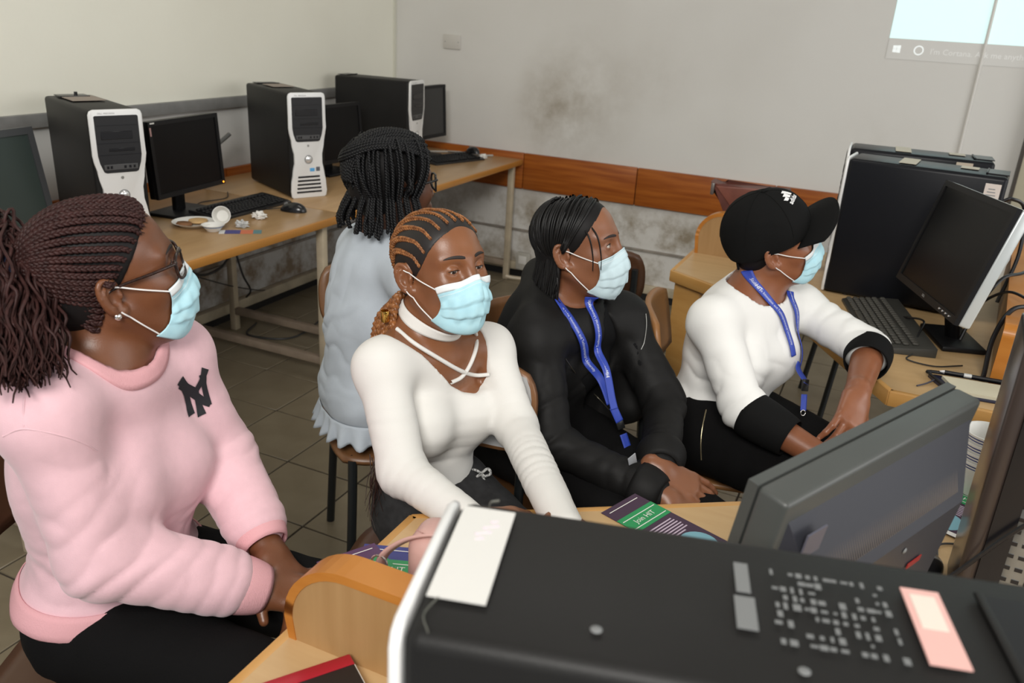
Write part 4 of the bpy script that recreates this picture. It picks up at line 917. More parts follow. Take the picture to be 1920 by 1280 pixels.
# ================================================================== people
def skin_mat(name, a, b):
    m = mat(name, a, 0.38, col2=b, vscale=16, spec=0.5, bump=0.06, bscale=420, sss=0.08); return m
M_eye = mat('eye_white', (0.50, 0.45, 0.40), 0.25); M_iris = mat('iris_dark', (0.016, 0.008, 0.005), 0.12); M_brow = mat('brow_hair', (0.016, 0.009, 0.007), 0.6)
M_mask = mat('blue_mask_fabric', (0.44, 0.74, 0.84), 0.75, col2=(0.50, 0.79, 0.87), vscale=60, bump=0.10, bscale=700); M_maskw = mat('white_mask_fabric', (0.80, 0.84, 0.85), 0.75)
M_maskp = mat('pale_mask_fabric', (0.56, 0.71, 0.76), 0.75, bump=0.10, bscale=700)
M_loop = mat('white_elastic', (0.82, 0.80, 0.78), 0.7)
def from_ear(e, yaw, pitch, roll, k, side=-1):
    h = Head((0, 0, 0), yaw, pitch, roll, k); h.c = A_(e)-h.M @ (A_(-.013, side*.078, .004)*k); return h
class Head:
    def __init__(s, c, yaw, pitch, roll=0.0, k=1.0):
        y, p = math.radians(yaw), math.radians(pitch); s.k = k; s.c = A_(c)
        F = A_(math.cos(y)*math.cos(p), math.sin(y)*math.cos(p), math.sin(p)); L = A_(-math.sin(y), math.cos(y), 0); U = np.cross(F, L)
        r = math.radians(roll); L2 = math.cos(r)*L+math.sin(r)*U; U2 = -math.sin(r)*L+math.cos(r)*U
        s.F, s.L, s.U = F, L2, U2; s.M = np.stack([F, L2, U2], 1)
    def __call__(s, f, l, u): return s.c+s.k*(f*s.F+l*s.L+u*s.U)
    def W(s, pts): return s.c+s.k*(np.asarray(pts, float) @ s.M.T)
def head_prims(fl, H, slit=0.0042, gaze=0.0, brow=0.0):
    k = H.k; e = lambda c, r, kk=0.02, op='+', M=None: fl.ell(H(*c), A_(r)*k, H.M if M is None else M, kk*k, op)
    c = lambda a, b, ra, rb, kk=0.02: fl.cap(H(*a), H(*b), ra*k, rb*k, kk*k)
    e((-.012, 0, .046), (.094, .0725, .080)); e((.036, 0, .048), (.058, .062, .062), .03); e((.040, 0, -.010), (.055, .059, .075), .03); e((.046, 0, -.060), (.046, .046, .052), .03)
    for s in (-1, 1):
        c((.0, s*.050, -.035), (.055, s*.028, -.090), .020, .018, .03); e((.056, s*.043, -.014), (.030, .020, .022), .03); c((.086, s*.012, .036), (.071, s*.048, .035), .0095, .008, .02)
    e((.074, 0, -.096), (.021, .022, .018), .03)
    for s in (-1, 1): e((.103, s*.032, .014), (.021, .0175, .0115), .014, '-')
    c((.092, 0, .030), (.108, 0, -.018), .0075, .0120, .016); 
    for s in (-1, 1): e((.103, s*.0145, -.025), (.0115, .0095, .009), .008)
    e((.098, 0, -.056), (.012, .024, .014), .02)
    for s in (-1, 1): e((.0790, s*.032, .0145), (.0142, .0155, .0128), .003)
    for s in (-1, 1): e((.0935, s*.032, .0135+gaze), (.0100, .0135, slit), .0015, '-')
    for s in (-1, 1):                                                     # ears
        a = math.radians(24); ta = math.radians(12); bk = A_(-math.cos(a), s*math.sin(a), 0); up = A_(0, 0, 1)*math.cos(ta)+bk*math.sin(ta); up = unit(up); ot = unit(np.cross(bk, up)*s)
        Me = H.M @ np.stack([bk, ot, up], 1); cc = A_(-.002, s*.0735, .004)+bk*.012
        pt = lambda x, y, z: tuple(cc+bk*x+ot*y+up*z)
        e(pt(0, 0, 0), (.0180, .0050, .0305), .006, '+', Me); e(pt(-.003, .0065, -.004), (.0105, .0075, .0155), .003, '-', Me); e(pt(.003, .0065, .015), (.0105, .0050, .0085), .003, '-', Me)
        rim = [pt(-.012+.0165*(1-math.cos(q)) if False else .0168*math.sin(q), .003, .0288*math.cos(q)) for q in np.linspace(-0.9, 2.75, 12)]
        for i in range(11): c(rim[i], rim[i+1], .0040, .0040, .002)
        anti = [pt(.0098*math.sin(q)+.0005, .0040, .0180*math.cos(q)-.001) for q in np.linspace(0.1, 2.8, 7)]
        for i in range(6): c(anti[i], anti[i+1], .0026, .0026, .003)
        e(pt(-.006, .001, -.0295), (.0085, .0048, .0085), .005, '+', Me); e(pt(-.0135, .002, -.003), (.0045, .0045, .0065), .003, '+', Me)
    return fl
def body_prims(fl, s, g=0.0, arms=True, bust=1.0, k=0.035, girth=1.0, belly=1.0, hipw=1.0):
    """torso from pelvis to neck; s = joints; g = how far the cloth stands off the skin"""
    X = unit(s['shL']-s['shR']); U = unit(s['nb']-s['pel']); U = unit(U-X*(U @ X)); F = np.cross(X, U); s['F'], s['X'], s['U'] = F, X, U; T = np.linalg.norm(s['nb']-s['pel']); M = np.stack([F, X, U], 1)
    o = s['pel']; ax = (s['nb']-s['pel'])/T; q = lambda f, l, u: o+F*f+X*l+ax*u*T
    hx = unit(s['hipL']-s['hipR']); hx2 = unit(hx-U*(hx @ U)); M0 = np.stack([np.cross(hx2, U), hx2, U], 1)
    fl.ell(q(0, 0, .04), (.112*girth*hipw+g, .158*girth*hipw+g, .115+g), M0, k); fl.ell(q(.006, 0, .36), (.088*girth*belly+g, .122*girth+g, .15+g), M, k); fl.ell(q(-.005, 0, .66), (.096*girth+g, .138*girth+g, .165+g), M, k)
    for sg in (-1, 1): fl.ell(q(.072, sg*.064, .585), (.054*bust+g, .060*bust+g, .064*bust+g), M, .045)
    a, b = s['shR'], s['shL']; m = (a+b)/2
    fl.cap(a+U*0, m-F*.012, .044+g, .056+g, k*.8); fl.cap(b, m-F*.012, .044+g, .056+g, k*.8)
    for j in (a, b): fl.cap(s['nb']+U*.018-F*.008, j*0.75+s['nb']*0.25+U*.005, .036+g, .036+g, .03); fl.ell(j, .045+g, None, .03)
    return fl
def arm_prims(fl, s, g=0.0, r=(.045, .040, .038, .025), k=0.02, upto=1.0):
    for d in 'RL':
        if 'el'+d not in s: continue
        sh, el, wr = s['sh'+d], s['el'+d], s['wr'+d]; fl.cap(sh, el, r[0]+g, r[1]+g, k); e = el+(wr-el)*upto; fl.cap(el, e, r[2]+g, r[2]+(r[3]-r[2])*upto+g, k)
    return fl
def leg_prims(fl, s, g=0.0, r=(.088, .062, .056, .040), hp=1.0):
    for d in 'RL': fl.cap(s['hip'+d], s['kn'+d], r[0]+g, r[1]+g, .04); fl.cap(s['kn'+d], s['an'+d], r[2]+g, r[3]+g, .03)
    fl.ell(s['pel']+A_(0, 0, -.01), (.135*hp+g, .16*hp+g, .10+g), np.stack([s['fh'], np.cross(A_(0, 0, 1), s['fh']), A_(0, 0, 1)], 1), .04); return fl
def hand_prims(fl, wr, d, n, th, k=1.0, curl=(20, 28, 18), spread=7, fcurl=None, thumb=(0.75, 0.35)):
    """wr wrist, d towards the fingers, n out of the back of the hand, th = +1/-1 which side the thumb is on (along n x d)"""
    d = unit(d); n = unit(n-d*(n @ d)); sd = np.cross(n, d)*th; P_ = lambda x, y, z: wr+k*(d*x+sd*y+n*z)
    fl.cap(P_(-.02, 0, 0), P_(.012, 0, 0), .0245*k, .024*k, .012)
    for y in (-.024, -.008, .008, .024): fl.cap(P_(.012, y*.72, 0), P_(.082-abs(y-.006)*.28, y, .004-abs(y)*.15), .0155*k, .0118*k, .012)
    lens = [(.034, .020, .017), (.041, .026, .019), (.044, .028, .019), (.039, .024, .018)]
    for i, y in enumerate((-.027, -.009, .009, .026)):
        base = P_(.078-abs(y-.006)*.28, y, .003); a = math.radians(spread)*(y/.018)*.5; cu = fcurl[i] if fcurl else curl; dr = unit(d*math.cos(a)+sd*math.sin(a)); nn = n; p = base; r0 = .0098 if i else .0086; acc = 0
        for j, L in enumerate(lens[i]):
            acc += math.radians(cu[j]); v = dr*math.cos(acc)-nn*math.sin(acc); q = p+v*L*k; fl.cap(p, q, (r0-.0009*j)*k, (r0-.0009*(j+1))*k, .004 if j == 0 else .003); p = q
        fl.tips.append((p, v, nn*math.cos(acc)+dr*math.sin(acc), r0-.0025)) if hasattr(fl, 'tips') else None
    t0 = P_(.012, .018, -.006); t1 = t0+k*(d*.030+sd*.026-n*.010); t2 = t1+k*.034*unit(d*thumb[0]+sd*thumb[1]-n*.25); t3 = t2+k*.027*unit(d*(thumb[0]+.1)+sd*thumb[1]*.5-n*.3)
    fl.cap(t0, t1, .0165*k, .0135*k, .012); fl.cap(t1, t2, .0115*k, .0102*k, .005); fl.cap(t2, t3, .0102*k, .0082*k, .003); return fl
def eyes(root, H, look=(1, 0, 0), which=(-1, 1)):
    for s in which:
        c = H(.0790, s*.032, .0145); g = H.M @ unit(look); b = MB(); bmesh.ops.create_uvsphere(b.bm, u_segments=20, v_segments=12, radius=.0124*H.k); o = b.build('eye', M_eye, root); o.location = Vector(local(root, c))
        i = MB(); bmesh.ops.create_uvsphere(i.bm, u_segments=16, v_segments=10, radius=.0067*H.k); io = i.build('iris', M_iris, o); io.location = Vector(g*.0066*H.k)
def lashes(root, H, fl, slit, gaze):
    for s in (-1, 1):
        y = np.linspace(-.0128, .0128, 13); u = .0135+gaze+slit*np.sqrt(np.maximum(0, 1-(y/.0135)**2))+.0004; T = np.stack([np.full(13, .090), s*.032+y, u], 1); o = H.W(T+A_(.05, 0, 0)); p, h = march(fl, o, -H.F, .2)
        tubes_obj('eyelashes', [(p+H.F*.0006, np.interp(np.linspace(0, 1, 13), [0, .3, .7, 1], [.0005, .0011, .0011, .0005]))], M_brow, root, 5)
def brows(root, H, fl, dz=0.0):
    for s in (-1, 1):
        ls = np.linspace(.012, .052, 9); us = .0345+dz+.0035*np.sin((ls-.012)/.04*2.6)-.0015*((ls-.012)/.04)**2; f0 = H(0.0, 0, .02)
        hw = .0034*np.array([.7, 1, 1.05, 1, .95, .85, .7, .5, .2]); G = []
        for l, u, w in zip(ls, us, hw):
            row = []
            for t in (-1, -.33, .33, 1): tgt = H(.085, s*l, u+w*t); o = H(.16, s*l*1.1, u+w*t); p, h = march(fl, o[None], unit(tgt-o)[None], .2); row.append(p[0]+(o-tgt)/np.linalg.norm(o-tgt)*(.0012 if abs(t) < .9 else .0002))
            G.append(row)
        grid_obj('eyebrow', G, M_brow, root)
def face_mask(root, H, fl, m=None, nose=None, loops=(-1, 1), ear_up=(-.008, .0775, .020), ear_dn=(-.006, .0765, -.022), drop=0.0, bag=0.0, strip=True):
    m = m or M_mask; NA, NT = 45, 33; av = np.linspace(-1, 1, NA)
    def key(tab, a): x = abs(a); xs = [r[0] for r in tab]; return A_(*(np.interp(x, xs, [r[i] for r in tab]) for i in (1, 2, 3)))
    top = [(0, .114, 0, .002), (.12, .110, .011, -.001), (.30, .095, .028, -.010), (.55, .084, .044, -.013), (.8, .072, .055, -.016), (1, .062, .061, -.019)]
    mid = [(0, .1265, 0, -.028), (.2, .123, .016, -.031), (.5, .106, .042, -.042), (.8, .080, .055, -.046), (1, .066, .058, -.049)]
    low = [(0, .116, 0, -.078), (.2, .113, .016, -.079), (.5, .096, .041, -.080), (.8, .070, .055, -.075), (1, .054, .059, -.070)]
    bot = [(0, .084, 0, -.122), (.2, .081, .015, -.120), (.5, .066, .036, -.110), (.8, .046, .052, -.096), (1, .030, .060, -.084)]
    sm = lambda tab: np.stack([np.mean([key(tab, np.clip(a+d, -1, 1)) for d in (-.1, -.05, 0, .05, .1)], 0)*A_(1, np.sign(a) if a else 1, 1) for a in av])
    T, Mi, Lo, Bo = sm(top), sm(mid), sm(low), sm(bot); tt = np.linspace(0, 1, NT); G = np.zeros((NA, NT, 3))
    for i in range(NA): G[i] = smooth_path([T[i], Mi[i], Lo[i], Bo[i]], NT)
    G[..., 2] -= drop*tt[None, :]; q = A_(.02, 0, -.045); rad = G-q; rad /= np.linalg.norm(rad, axis=2)[..., None]
    side = 1-np.abs(av)**3
    saw = np.array([((t*4.2) % 1.0) if .22 < t < .93 else 0.5 for t in tt])-0.5
    G += rad*(saw[None, :, None]*.0050*(.35+.65*side)[:, None, None]); G += rad*(.0015*np.sin(av*23)[:, None, None]*np.sin(tt*9+1)[None, :, None])
    P3 = H.W(G.reshape(-1, 3)); R3 = (H.M @ rad.reshape(-1, 3).T).T
    for _ in range(6): d = fl.ev(P3); P3 = P3+R3*np.maximum(0, .0028-d)[:, None]
    G = P3.reshape(NA, NT, 3); mk = grid_obj('face_mask', G, m, root, thick=.0012)
    n0 = 5 if strip else 2
    grid_obj('nose_strip', (G[:, :n0]+R3.reshape(NA, NT, 3)[:, :n0]*.0009), nose or M_maskw, mk, thick=.0006, wparent=root)
    Rr = R3.reshape(NA, NT, 3)
    for jj in (n0+1,):
        tubes_obj('stitch_line', [(G[1:-1, jj]+Rr[1:-1, jj]*.0006, .00045)], M_maskw, mk, 4, wparent=root)
    for s in loops:
        i = 0 if s < 0 else NA-1
        up, dn = H(ear_up[0], s*ear_up[1], ear_up[2]), H(ear_dn[0], s*ear_dn[1], ear_dn[2]); a, b = G[i, 1], G[i, NT-3]
        back = H(-.036, s*.080, 0)
        mid1 = (a+up)/2+H.L*s*.004; p1 = smooth_path([a, mid1, up], 14); mid2 = (b+dn)/2+H.L*s*.004; p2 = smooth_path([b, mid2, dn], 14); p3 = smooth_path([up, H(-.016, s*.072, .012), H(-.016, s*.072, -.012), dn], 10)
        for p in (p1, p2):
            for _ in range(5): d = fl.ev(p); p += (H.L*s)[None]*np.maximum(0, .0016-d)[:, None]
        tubes_obj('ear_loop', [(p1, .0013), (p3, .0013), (p2, .0013)], M_loop, mk, 6, wparent=root)
    return mk, G
def ring(fld, c, axis, n=64, x0=None, R=.35):
    """closed loop of surface points where the plane through c across `axis` meets the cloth"""
    a = unit(axis); x = unit(np.cross(a, A_(0.3, 0.2, 1))) if x0 is None else unit(x0-a*(x0 @ a)); y = np.cross(a, x); th = np.arange(n)*2*PI/n
    dr = np.cos(th)[:, None]*x+np.sin(th)[:, None]*y; p, h = march(fld, np.broadcast_to(c, dr.shape), dr, R); return p, dr
def band(name, fld, c, axis, w, m, parent, puff=.003, n=72, rows=6, R=.35, label=None, ripple=0.0, rn=26):
    a = unit(axis); G = []
    for j in range(rows):
        t = j/(rows-1); p, dr = ring(fld, c+a*w*(t-.5), a, n, R=R); G.append(p+dr*(puff*math.sin(PI*min(1, max(0, .08+.84*t)))**.5+ripple*np.sin(np.arange(n)*2*PI/n*rn)[:, None]*t))
    return grid_obj(name, np.array(G).transpose(1, 0, 2), m, parent, closed=True, thick=.002, label=label)
def collar(name, fld, c, axis, r, m, parent, w=.020, puff=.003, n=72, rows=6, ax2=(1.0, 1.0), fwd=None):
    """rib that follows the neck opening: rays come down the opening's axis at growing radius"""
    a = unit(axis); x = unit(fwd-a*(fwd @ a)); y = np.cross(a, x); th = np.arange(n)*2*PI/n; G = []
    for j in range(rows):
        t = j/(rows-1); rr = r-.002+w*t; o = c+a*.14+(np.cos(th)*rr*ax2[0])[:, None]*x+(np.sin(th)*rr*ax2[1])[:, None]*y; p, h = march(fld, o, -a, .34); G.append(p+a*(puff*math.sin(PI*(.15+.8*t))))
    G = np.array(G)
    return grid_obj(name, G.transpose(1, 0, 2), m, parent, closed=True, thick=.003), G
def sleeve_cuff(name, a, b, ra, rb, m, parent, n=40, rows=8, puff=.003, fx=1.0, ripple=.0006):
    a = A_(a); b = A_(b); d = unit(b-a); x = unit(np.cross(d, A_(.2, .1, 1))); y = np.cross(d, x); th = np.arange(n)*2*PI/n; G = []
    for j in range(rows):
        t = j/(rows-1); r = ra+(rb-ra)*t+puff*math.sin(PI*t)**.6+ripple*np.sin(th*20); G.append(a+(b-a)*t+(np.cos(th)*r)[:, None]*x+(np.sin(th)*r*fx)[:, None]*y)
    return grid_obj(name, np.array(G).transpose(1, 0, 2), m, parent, closed=True, thick=.003)
def drape(name, v2, f, o, xd, yd, dr, fld, m, parent, off=.0015, wparent=None, label=None):
    """lay flat artwork (v2, f) on the cloth by projecting it along dr"""
    v2 = np.asarray(v2, float)[:, :2]; O = o+v2[:, :1]*xd+v2[:, 1:2]*yd-dr*.12; p, h = march(fld, O, dr, .3); p = p-dr*off; me = bpy.data.meshes.new(name)
    me.from_pydata(local(wparent or parent, p).tolist(), [], [list(q) for q in f]); me.update(); return link(name, me, m, parent, label)
def subdiv2d(v, f, step):
    """split flat artwork so it can bend"""
    bm = bmesh.new(); vs = [bm.verts.new((a[0], a[1], 0)) for a in v]
    for q in f:
        try: bm.faces.new([vs[i] for i in q])
        except ValueError: pass
    bmesh.ops.triangulate(bm, faces=bm.faces)
    for _ in range(4):
        es = [e for e in bm.edges if e.calc_length() > step]
        if not es: break
        bmesh.ops.subdivide_edges(bm, edges=es, cuts=1); bmesh.ops.triangulate(bm, faces=bm.faces)
    bm.verts.index_update(); V = [(x.co.x, x.co.y) for x in bm.verts]; F = [[x.index for x in q.verts] for q in bm.faces]; bm.free(); return V, F
def ribbon_on(name, path, wid, nrm, fld, m, parent, off=.0022, n=60, texts=(), tm=None, wparent=None, flip=False):
    """strap lying on the cloth along path, with lettering set along it"""
    p = smooth_path(path, n); nrm = unit(nrm); t = np.gradient(p, axis=0); t /= np.linalg.norm(t, axis=1)[:, None]; sd = np.cross(nrm[None], t); sd /= np.linalg.norm(sd, axis=1)[:, None]
    O = np.stack([p+sd*wid*w+nrm*.05 for w in (-.5, -.25, 0, .25, .5)], 1); q, h = march(fld, O.reshape(-1, 3), -nrm, .10); q = q.reshape(n, 5, 3); q = np.where(h.reshape(n, 5, 1), q, (O-nrm*.05))
    for _ in range(14): q[1:-1] = q[1:-1]*.5+.25*(q[:-2]+q[2:])
    q = q+nrm*off; o = grid_obj(name, q, m, parent, thick=.0012, wparent=wparent or parent)
    L = np.concatenate([[0], np.cumsum(np.linalg.norm(np.diff(q[:, 2], axis=0), axis=1))])
    for body, s0, size in texts:
        v, f = text_mesh(body, size); w = max(a[0] for a in v); V = []; sg = -1 if flip else 1
        for a in v:
            s = s0+a[0]*sg; i = np.interp(s, L, np.arange(n)); i0 = int(min(n-2, max(0, math.floor(i)))); u = i-i0; c = q[i0, 2]*(1-u)+q[i0+1, 2]*u; e = q[i0, 4]*(1-u)+q[i0+1, 4]*u; V.append(c+(e-c)/(wid*.5)*a[1]*sg+nrm*.0011)
        me = bpy.data.meshes.new('lettering'); me.from_pydata(local(wparent or parent, V).tolist(), [], [list(z) for z in f]); me.update(); link('lettering', me, tm, o)
    return o, q
def scalp(H, fl, dirs, off=0.0, c0=(-.005, 0, .035)):
    """points where rays from inside the skull leave the head, pushed out by off"""
    d = np.asarray(dirs, float); d = d/np.linalg.norm(d, axis=1)[:, None]; dw = (H.M @ d.T).T; c = H(*c0); p, h = march(fl, np.broadcast_to(c, dw.shape), dw, .24); return p+dw*off
def on_scalp(H, fl, keys, n, off, c0=(-.005, 0, .035)):
    k = np.asarray(keys, float)-A_(c0); k /= np.linalg.norm(k, axis=1)[:, None]; return scalp(H, fl, smooth_path(k, n), off, c0)
def hair_cap(H, grow, region, k=1.0):
    f = SDF(); e = lambda c, r: f.ell(H(*c), (A_(r)+grow)*H.k, H.M, .03)
    e((-.012, 0, .046), (.094, .0725, .080)); e((.030, 0, .050), (.058, .0625, .062)); e((-.045, 0, -.01), (.055, .058, .055)); f.fn(region, .004); return f
def person(label, pel):
    return thing('person', label, 'person', (float(pel[0]), float(pel[1]), 0.0))
def shoes(root, s, m):
    for d in 'RL':
        a = s['an'+d]; f = unit(s['fh']); b = MB(); mx = frame(tuple(local(root, A_(a[0], a[1], 0))), tuple(f), (0, 0, 1))
        pr = [(-.06, 0), (.17, 0), (.19, .02), (.15, .05), (.06, .075), (.02, .10), (-.055, .10), (-.07, .03)]; b.prism(pr, -.042, .042, mx @ Matrix.Rotation(PI/2, 4, 'X'), bevel=.012); b.build('shoe', m, root)
def poly2(fr, o, pts, fwd=None, k=0.0):
    """prism cut: polygon (points in space) seen along the chest's forward axis; negative inside"""
    F, X, U = fr; Q = np.array([[(p-o) @ X, (p-o) @ U] for p in pts])
    def f(p):
        x = (p-o) @ X; y = (p-o) @ U; d = np.full(len(p), 9.0); ins = np.zeros(len(p), bool); n = len(Q)
        for i in range(n):
            a, b = Q[i], Q[(i+1) % n]; e = b-a; wx, wy = x-a[0], y-a[1]; t = np.clip((wx*e[0]+wy*e[1])/(e @ e+1e-12), 0, 1); d = np.minimum(d, (wx-e[0]*t)**2+(wy-e[1]*t)**2)
            c = ((a[1] > y) != (b[1] > y)) & (x < (b[0]-a[0])*(y-a[1])/(b[1]-a[1]+1e-12)+a[0]); ins ^= c
        d = np.sqrt(d); d = np.where(ins, -d, d)
        return np.maximum(d, -((p-o) @ F-(0.0 if fwd is None else fwd)))
    return f
def on_path(fld, pts):
    out, d = [], None
    for v in pts:
        q = pix(fld, *v)
        if q is None or (d is not None and abs((q-CAM_POS) @ CF-d) > .09): q = P(*v, d) if d is not None else None
        if q is not None: d = (q-CAM_POS) @ CF; out.append(q)
    return out
def neck_cut(c, a, r, fwd=None, ax2=(1, 1)):
    a = unit(a); x = unit(fwd-a*(fwd @ a)); y = np.cross(a, x)
    return lambda p: np.maximum(np.sqrt((((p-c) @ x)/ax2[0])**2+(((p-c) @ y)/ax2[1])**2)-r, -((p-c) @ a))
def box_of(c, r): c = A_(c); return (c-r, c+r)
def torso_frame(s): 
    X = unit(s['shL']-s['shR']); U = unit(s['nb']-s['pel']); U = unit(U-X*(U @ X)); s['F'], s['X'], s['U'] = np.cross(X, U), X, U; return s

# ------------------------------------------------------------------ 1: pink sweatshirt, burgundy braids
M_skin1 = skin_mat('skin_deep_brown', (0.140, 0.050, 0.021), (0.175, 0.066, 0.029))
M_pinkc = mat('pink_fleece', (0.78, 0.50, 0.55), 0.85, var=0.03, vscale=40, bump=0.15, bscale=600, sheen=0.3)
M_pinkr = mat('pink_rib', (0.76, 0.40, 0.43), 0.85, bump=0.3, bscale=300, stretch=(3, 3, 0.4))
M_blackc = mat('black_cotton', (0.005, 0.0048, 0.005), 0.85, spec=0.12, bump=0.15, bscale=300)
M_hair1 = mat('burgundy_brown_braid', (0.024, 0.0085, 0.0075), 0.55, spec=0.25, col2=(0.046, 0.017, 0.015), vscale=90); M_hairb = mat('black_hair', (0.0065, 0.0055, 0.0055), 0.6, spec=0.25)
M_ink = mat('charcoal_print', (0.016, 0.017, 0.022), 0.6)
s1 = dict(nb=A_(-1.055, .815, 1.000), pel=A_(-1.085, .825, .565), shR=P(78, 772, 1.16), shL=P(322, 668, 1.43), elR=P(188, 1042, 1.245), elL=P(412, 850, 1.53), wrR=P(497, 1105, 1.375), wrL=P(505, 1035, 1.43),
    hipR=A_(-1.06, .745, .555), hipL=A_(-1.06, .925, .555), knR=A_(-.60, .775, .565), knL=A_(-.59, 1.005, .56), anR=A_(-.62, .78, .085), anL=A_(-.58, 1.0, .085), fh=A_(1, .05, 0)); torso_frame(s1)
H1 = from_ear(P(207, 557, 1.20), 59, 11, 0, .962)
r1 = person('person in a pink sweatshirt with dark red braids and glasses, arms resting on the lap', s1['pel'])
b1 = SDF(); head_prims(b1, H1, .0036); body_prims(b1, s1); b1.cap(H1(-.022, 0, -.035), s1['nb'], .052, .058, .03); b1.cap(H1(.02, 0, -.07), s1['nb']+s1['F']*.02, .036, .045, .03); arm_prims(b1, s1)
hR = unit(A_(.80, .52, -.22)); hL = unit(A_(.80, -.20, -.45))
hand_prims(b1, s1['wrR'], hR, A_(.1, -.35, 1), 1, 1.0, (8, 10, 8)); hand_prims(b1, s1['wrL'], hL, A_(.35, .25, 1), -1, 1.0, (25, 30, 18))
V, F = sdf_mesh(b1, .007, [box_of(H1.c, .135), box_of(s1['wrR']+hR*.08, .10), box_of(s1['wrL']+hL*.08, .10)], .0026); sdf_obj('body', V, F, M_skin1, r1); eyes(r1, H1, (1, .1, .1)); lashes(r1, H1, b1, .0036, 0); brows(r1, H1, b1)
g = SDF(); body_prims(g, s1, .016, bust=1.0, k=.04, girth=1.0, belly=1.12); arm_prims(g, s1, .0, (.058, .056, .053, .044), .03, .74)
g.cap(s1['elR'], s1['elR']+(s1['wrR']-s1['elR'])*.70, .050, .049, .03); g.cap(s1['elL'], s1['elL']+(s1['wrL']-s1['elL'])*.68, .049, .048, .03)
nc1 = s1['nb']+s1['F']*.006; na1 = unit(s1['U']*.94+s1['F']*.34)
g.fn(neck_cut(nc1-na1*.05, na1, .070, s1['F'], (.94, 1.06)), .004, '-'); hemc = s1['pel']+A_(0.01, 0, .025); hemn = unit(-A_(0, 0, 1)+s1['F']*-.12); g.plane(hemc, hemn, .012)
V, F = sdf_mesh(g, .006)
md = lambda a, b, t=.5: a+(b-a)*t
folds1 = [(s1['elR'], .17, s1['elR']-s1['shR']+(s1['wrR']-s1['elR']), .040, .0085), (md(s1['elR'], s1['wrR'], .7), .12, s1['wrR']-s1['elR'], .034, .007), (s1['elL'], .15, s1['wrL']-s1['shL'], .036, .008), (md(s1['elL'], s1['wrL'], .7), .11, s1['wrL']-s1['elL'], .032, .007),
    (md(s1['shR'], s1['elR'], .45), .13, A_(.5, .3, .8), .065, .006), (s1['pel']+A_(.07, -.06, .13), .17, A_(.2, .1, 1), .042, .007), (s1['pel']+A_(.10, .10, .12), .14, A_(.5, -.5, 1), .048, .005), (s1['pel']+A_(-.08, -.08, .16), .18, A_(0, .1, 1), .040, .008)]
V = cloth_disp(V, F, folds1, .0013, 26); skin_up(g, V, F); sw1 = sdf_obj('sweatshirt', V, F, M_pinkc, r1); G1 = g
collar('collar', g, nc1-na1*.02, na1, .0705, M_pinkr, r1, .024, .0035, fwd=s1['F'], ax2=(.94, 1.06))
band('waist_rib', g, hemc+A_(0, 0, .026), -hemn, .050, M_pinkr, r1, .004, 90, 6, .30, ripple=.0008, rn=45)
for d in 'RL':
    e, w = s1['el'+d], s1['wr'+d]; t0 = .78 if d == 'R' else .73; sleeve_cuff('cuff', md(e, w, t0), md(e, w, t0+.21), .046, .037, M_pinkr, r1)
for sp in ([(5, 818), (44, 804), (109, 815), (160, 832), (182, 846)], [(112, 656), (62, 680), (46, 744), (44, 800)]):
    q = on_path(G1, sp)
    if len(q) > 2: tubes_obj('seam', [(smooth_path(q, 24), .0013)], M_pinkc, sw1, 5, wparent=r1)
lg = SDF(); leg_prims(lg, s1); V, F = sdf_mesh(lg, .009); V = cloth_disp(V, F, [(s1['hipR'], .2, A_(.6, .8, .2), .05, .006), (s1['hipL'], .2, A_(.6, -.8, .2), .05, .006)], .002, 35); sdf_obj('trousers', V, F, M_blackc, r1); shoes(r1, s1, M_blackc)
# cap emblem: the two interlocked letters
def stroke(pts, ws):
    p = smooth_path([(*q, 0) for q in pts], 13)[:, :2]; t = np.gradient(p, axis=0); t /= np.linalg.norm(t, axis=1)[:, None]; n = np.stack([-t[:, 1], t[:, 0]], 1); w = np.interp(np.linspace(0, 1, 13), np.linspace(0, 1, len(ws)), ws)[:, None]
    a, b = p+n*w, p-n*w; v = list(map(tuple, a))+list(map(tuple, b)); return v, [(i, i+1, 14+i, 13+i) for i in range(12)]
lv, lf = [], []
for pts, ws in (([(-.60, -1.0), (-.56, -.2), (-.62, .62)], [.24, .17, .16, .24]), ([(-.95, .72), (-.45, .30), (.25, -.55), (.62, -.98)], [.09, .22, .21, .09]), ([(.60, -.95), (.56, .0), (.62, .80)], [.16, .17, .16, .25]),
                ([(-.80, 1.02), (-.50, .55), (-.02, .08), (.0, -.1)], [.27, .18, .17, .15]), ([(.86, 1.02), (.52, .55), (.06, .10), (.0, -.1)], [.25, .16, .15, .13]), ([(.0, .1), (.01, -.5), (.0, -1.28)], [.16, .16, .18, .28])):
    v, f = stroke(pts, ws); lf += [tuple(i+len(lv) for i in q) for q in f]; lv += v
lv, lf = subdiv2d([(a*.029, b*.034) for a, b in lv], lf, .006); c = pix(g, 367, 735); dn = unit(s1['F']*.55-CF*.7); xd = unit(np.cross(s1['U'], dn)); yd = np.cross(dn, xd); xd, yd = xd*.966+yd*.259, yd*.966-xd*.259; drape('chest_emblem', lv, lf, c, xd, yd, -dn, g, M_ink, r1, .0018, label='dark interlocked letter emblem')
face_mask(r1, H1, b1)
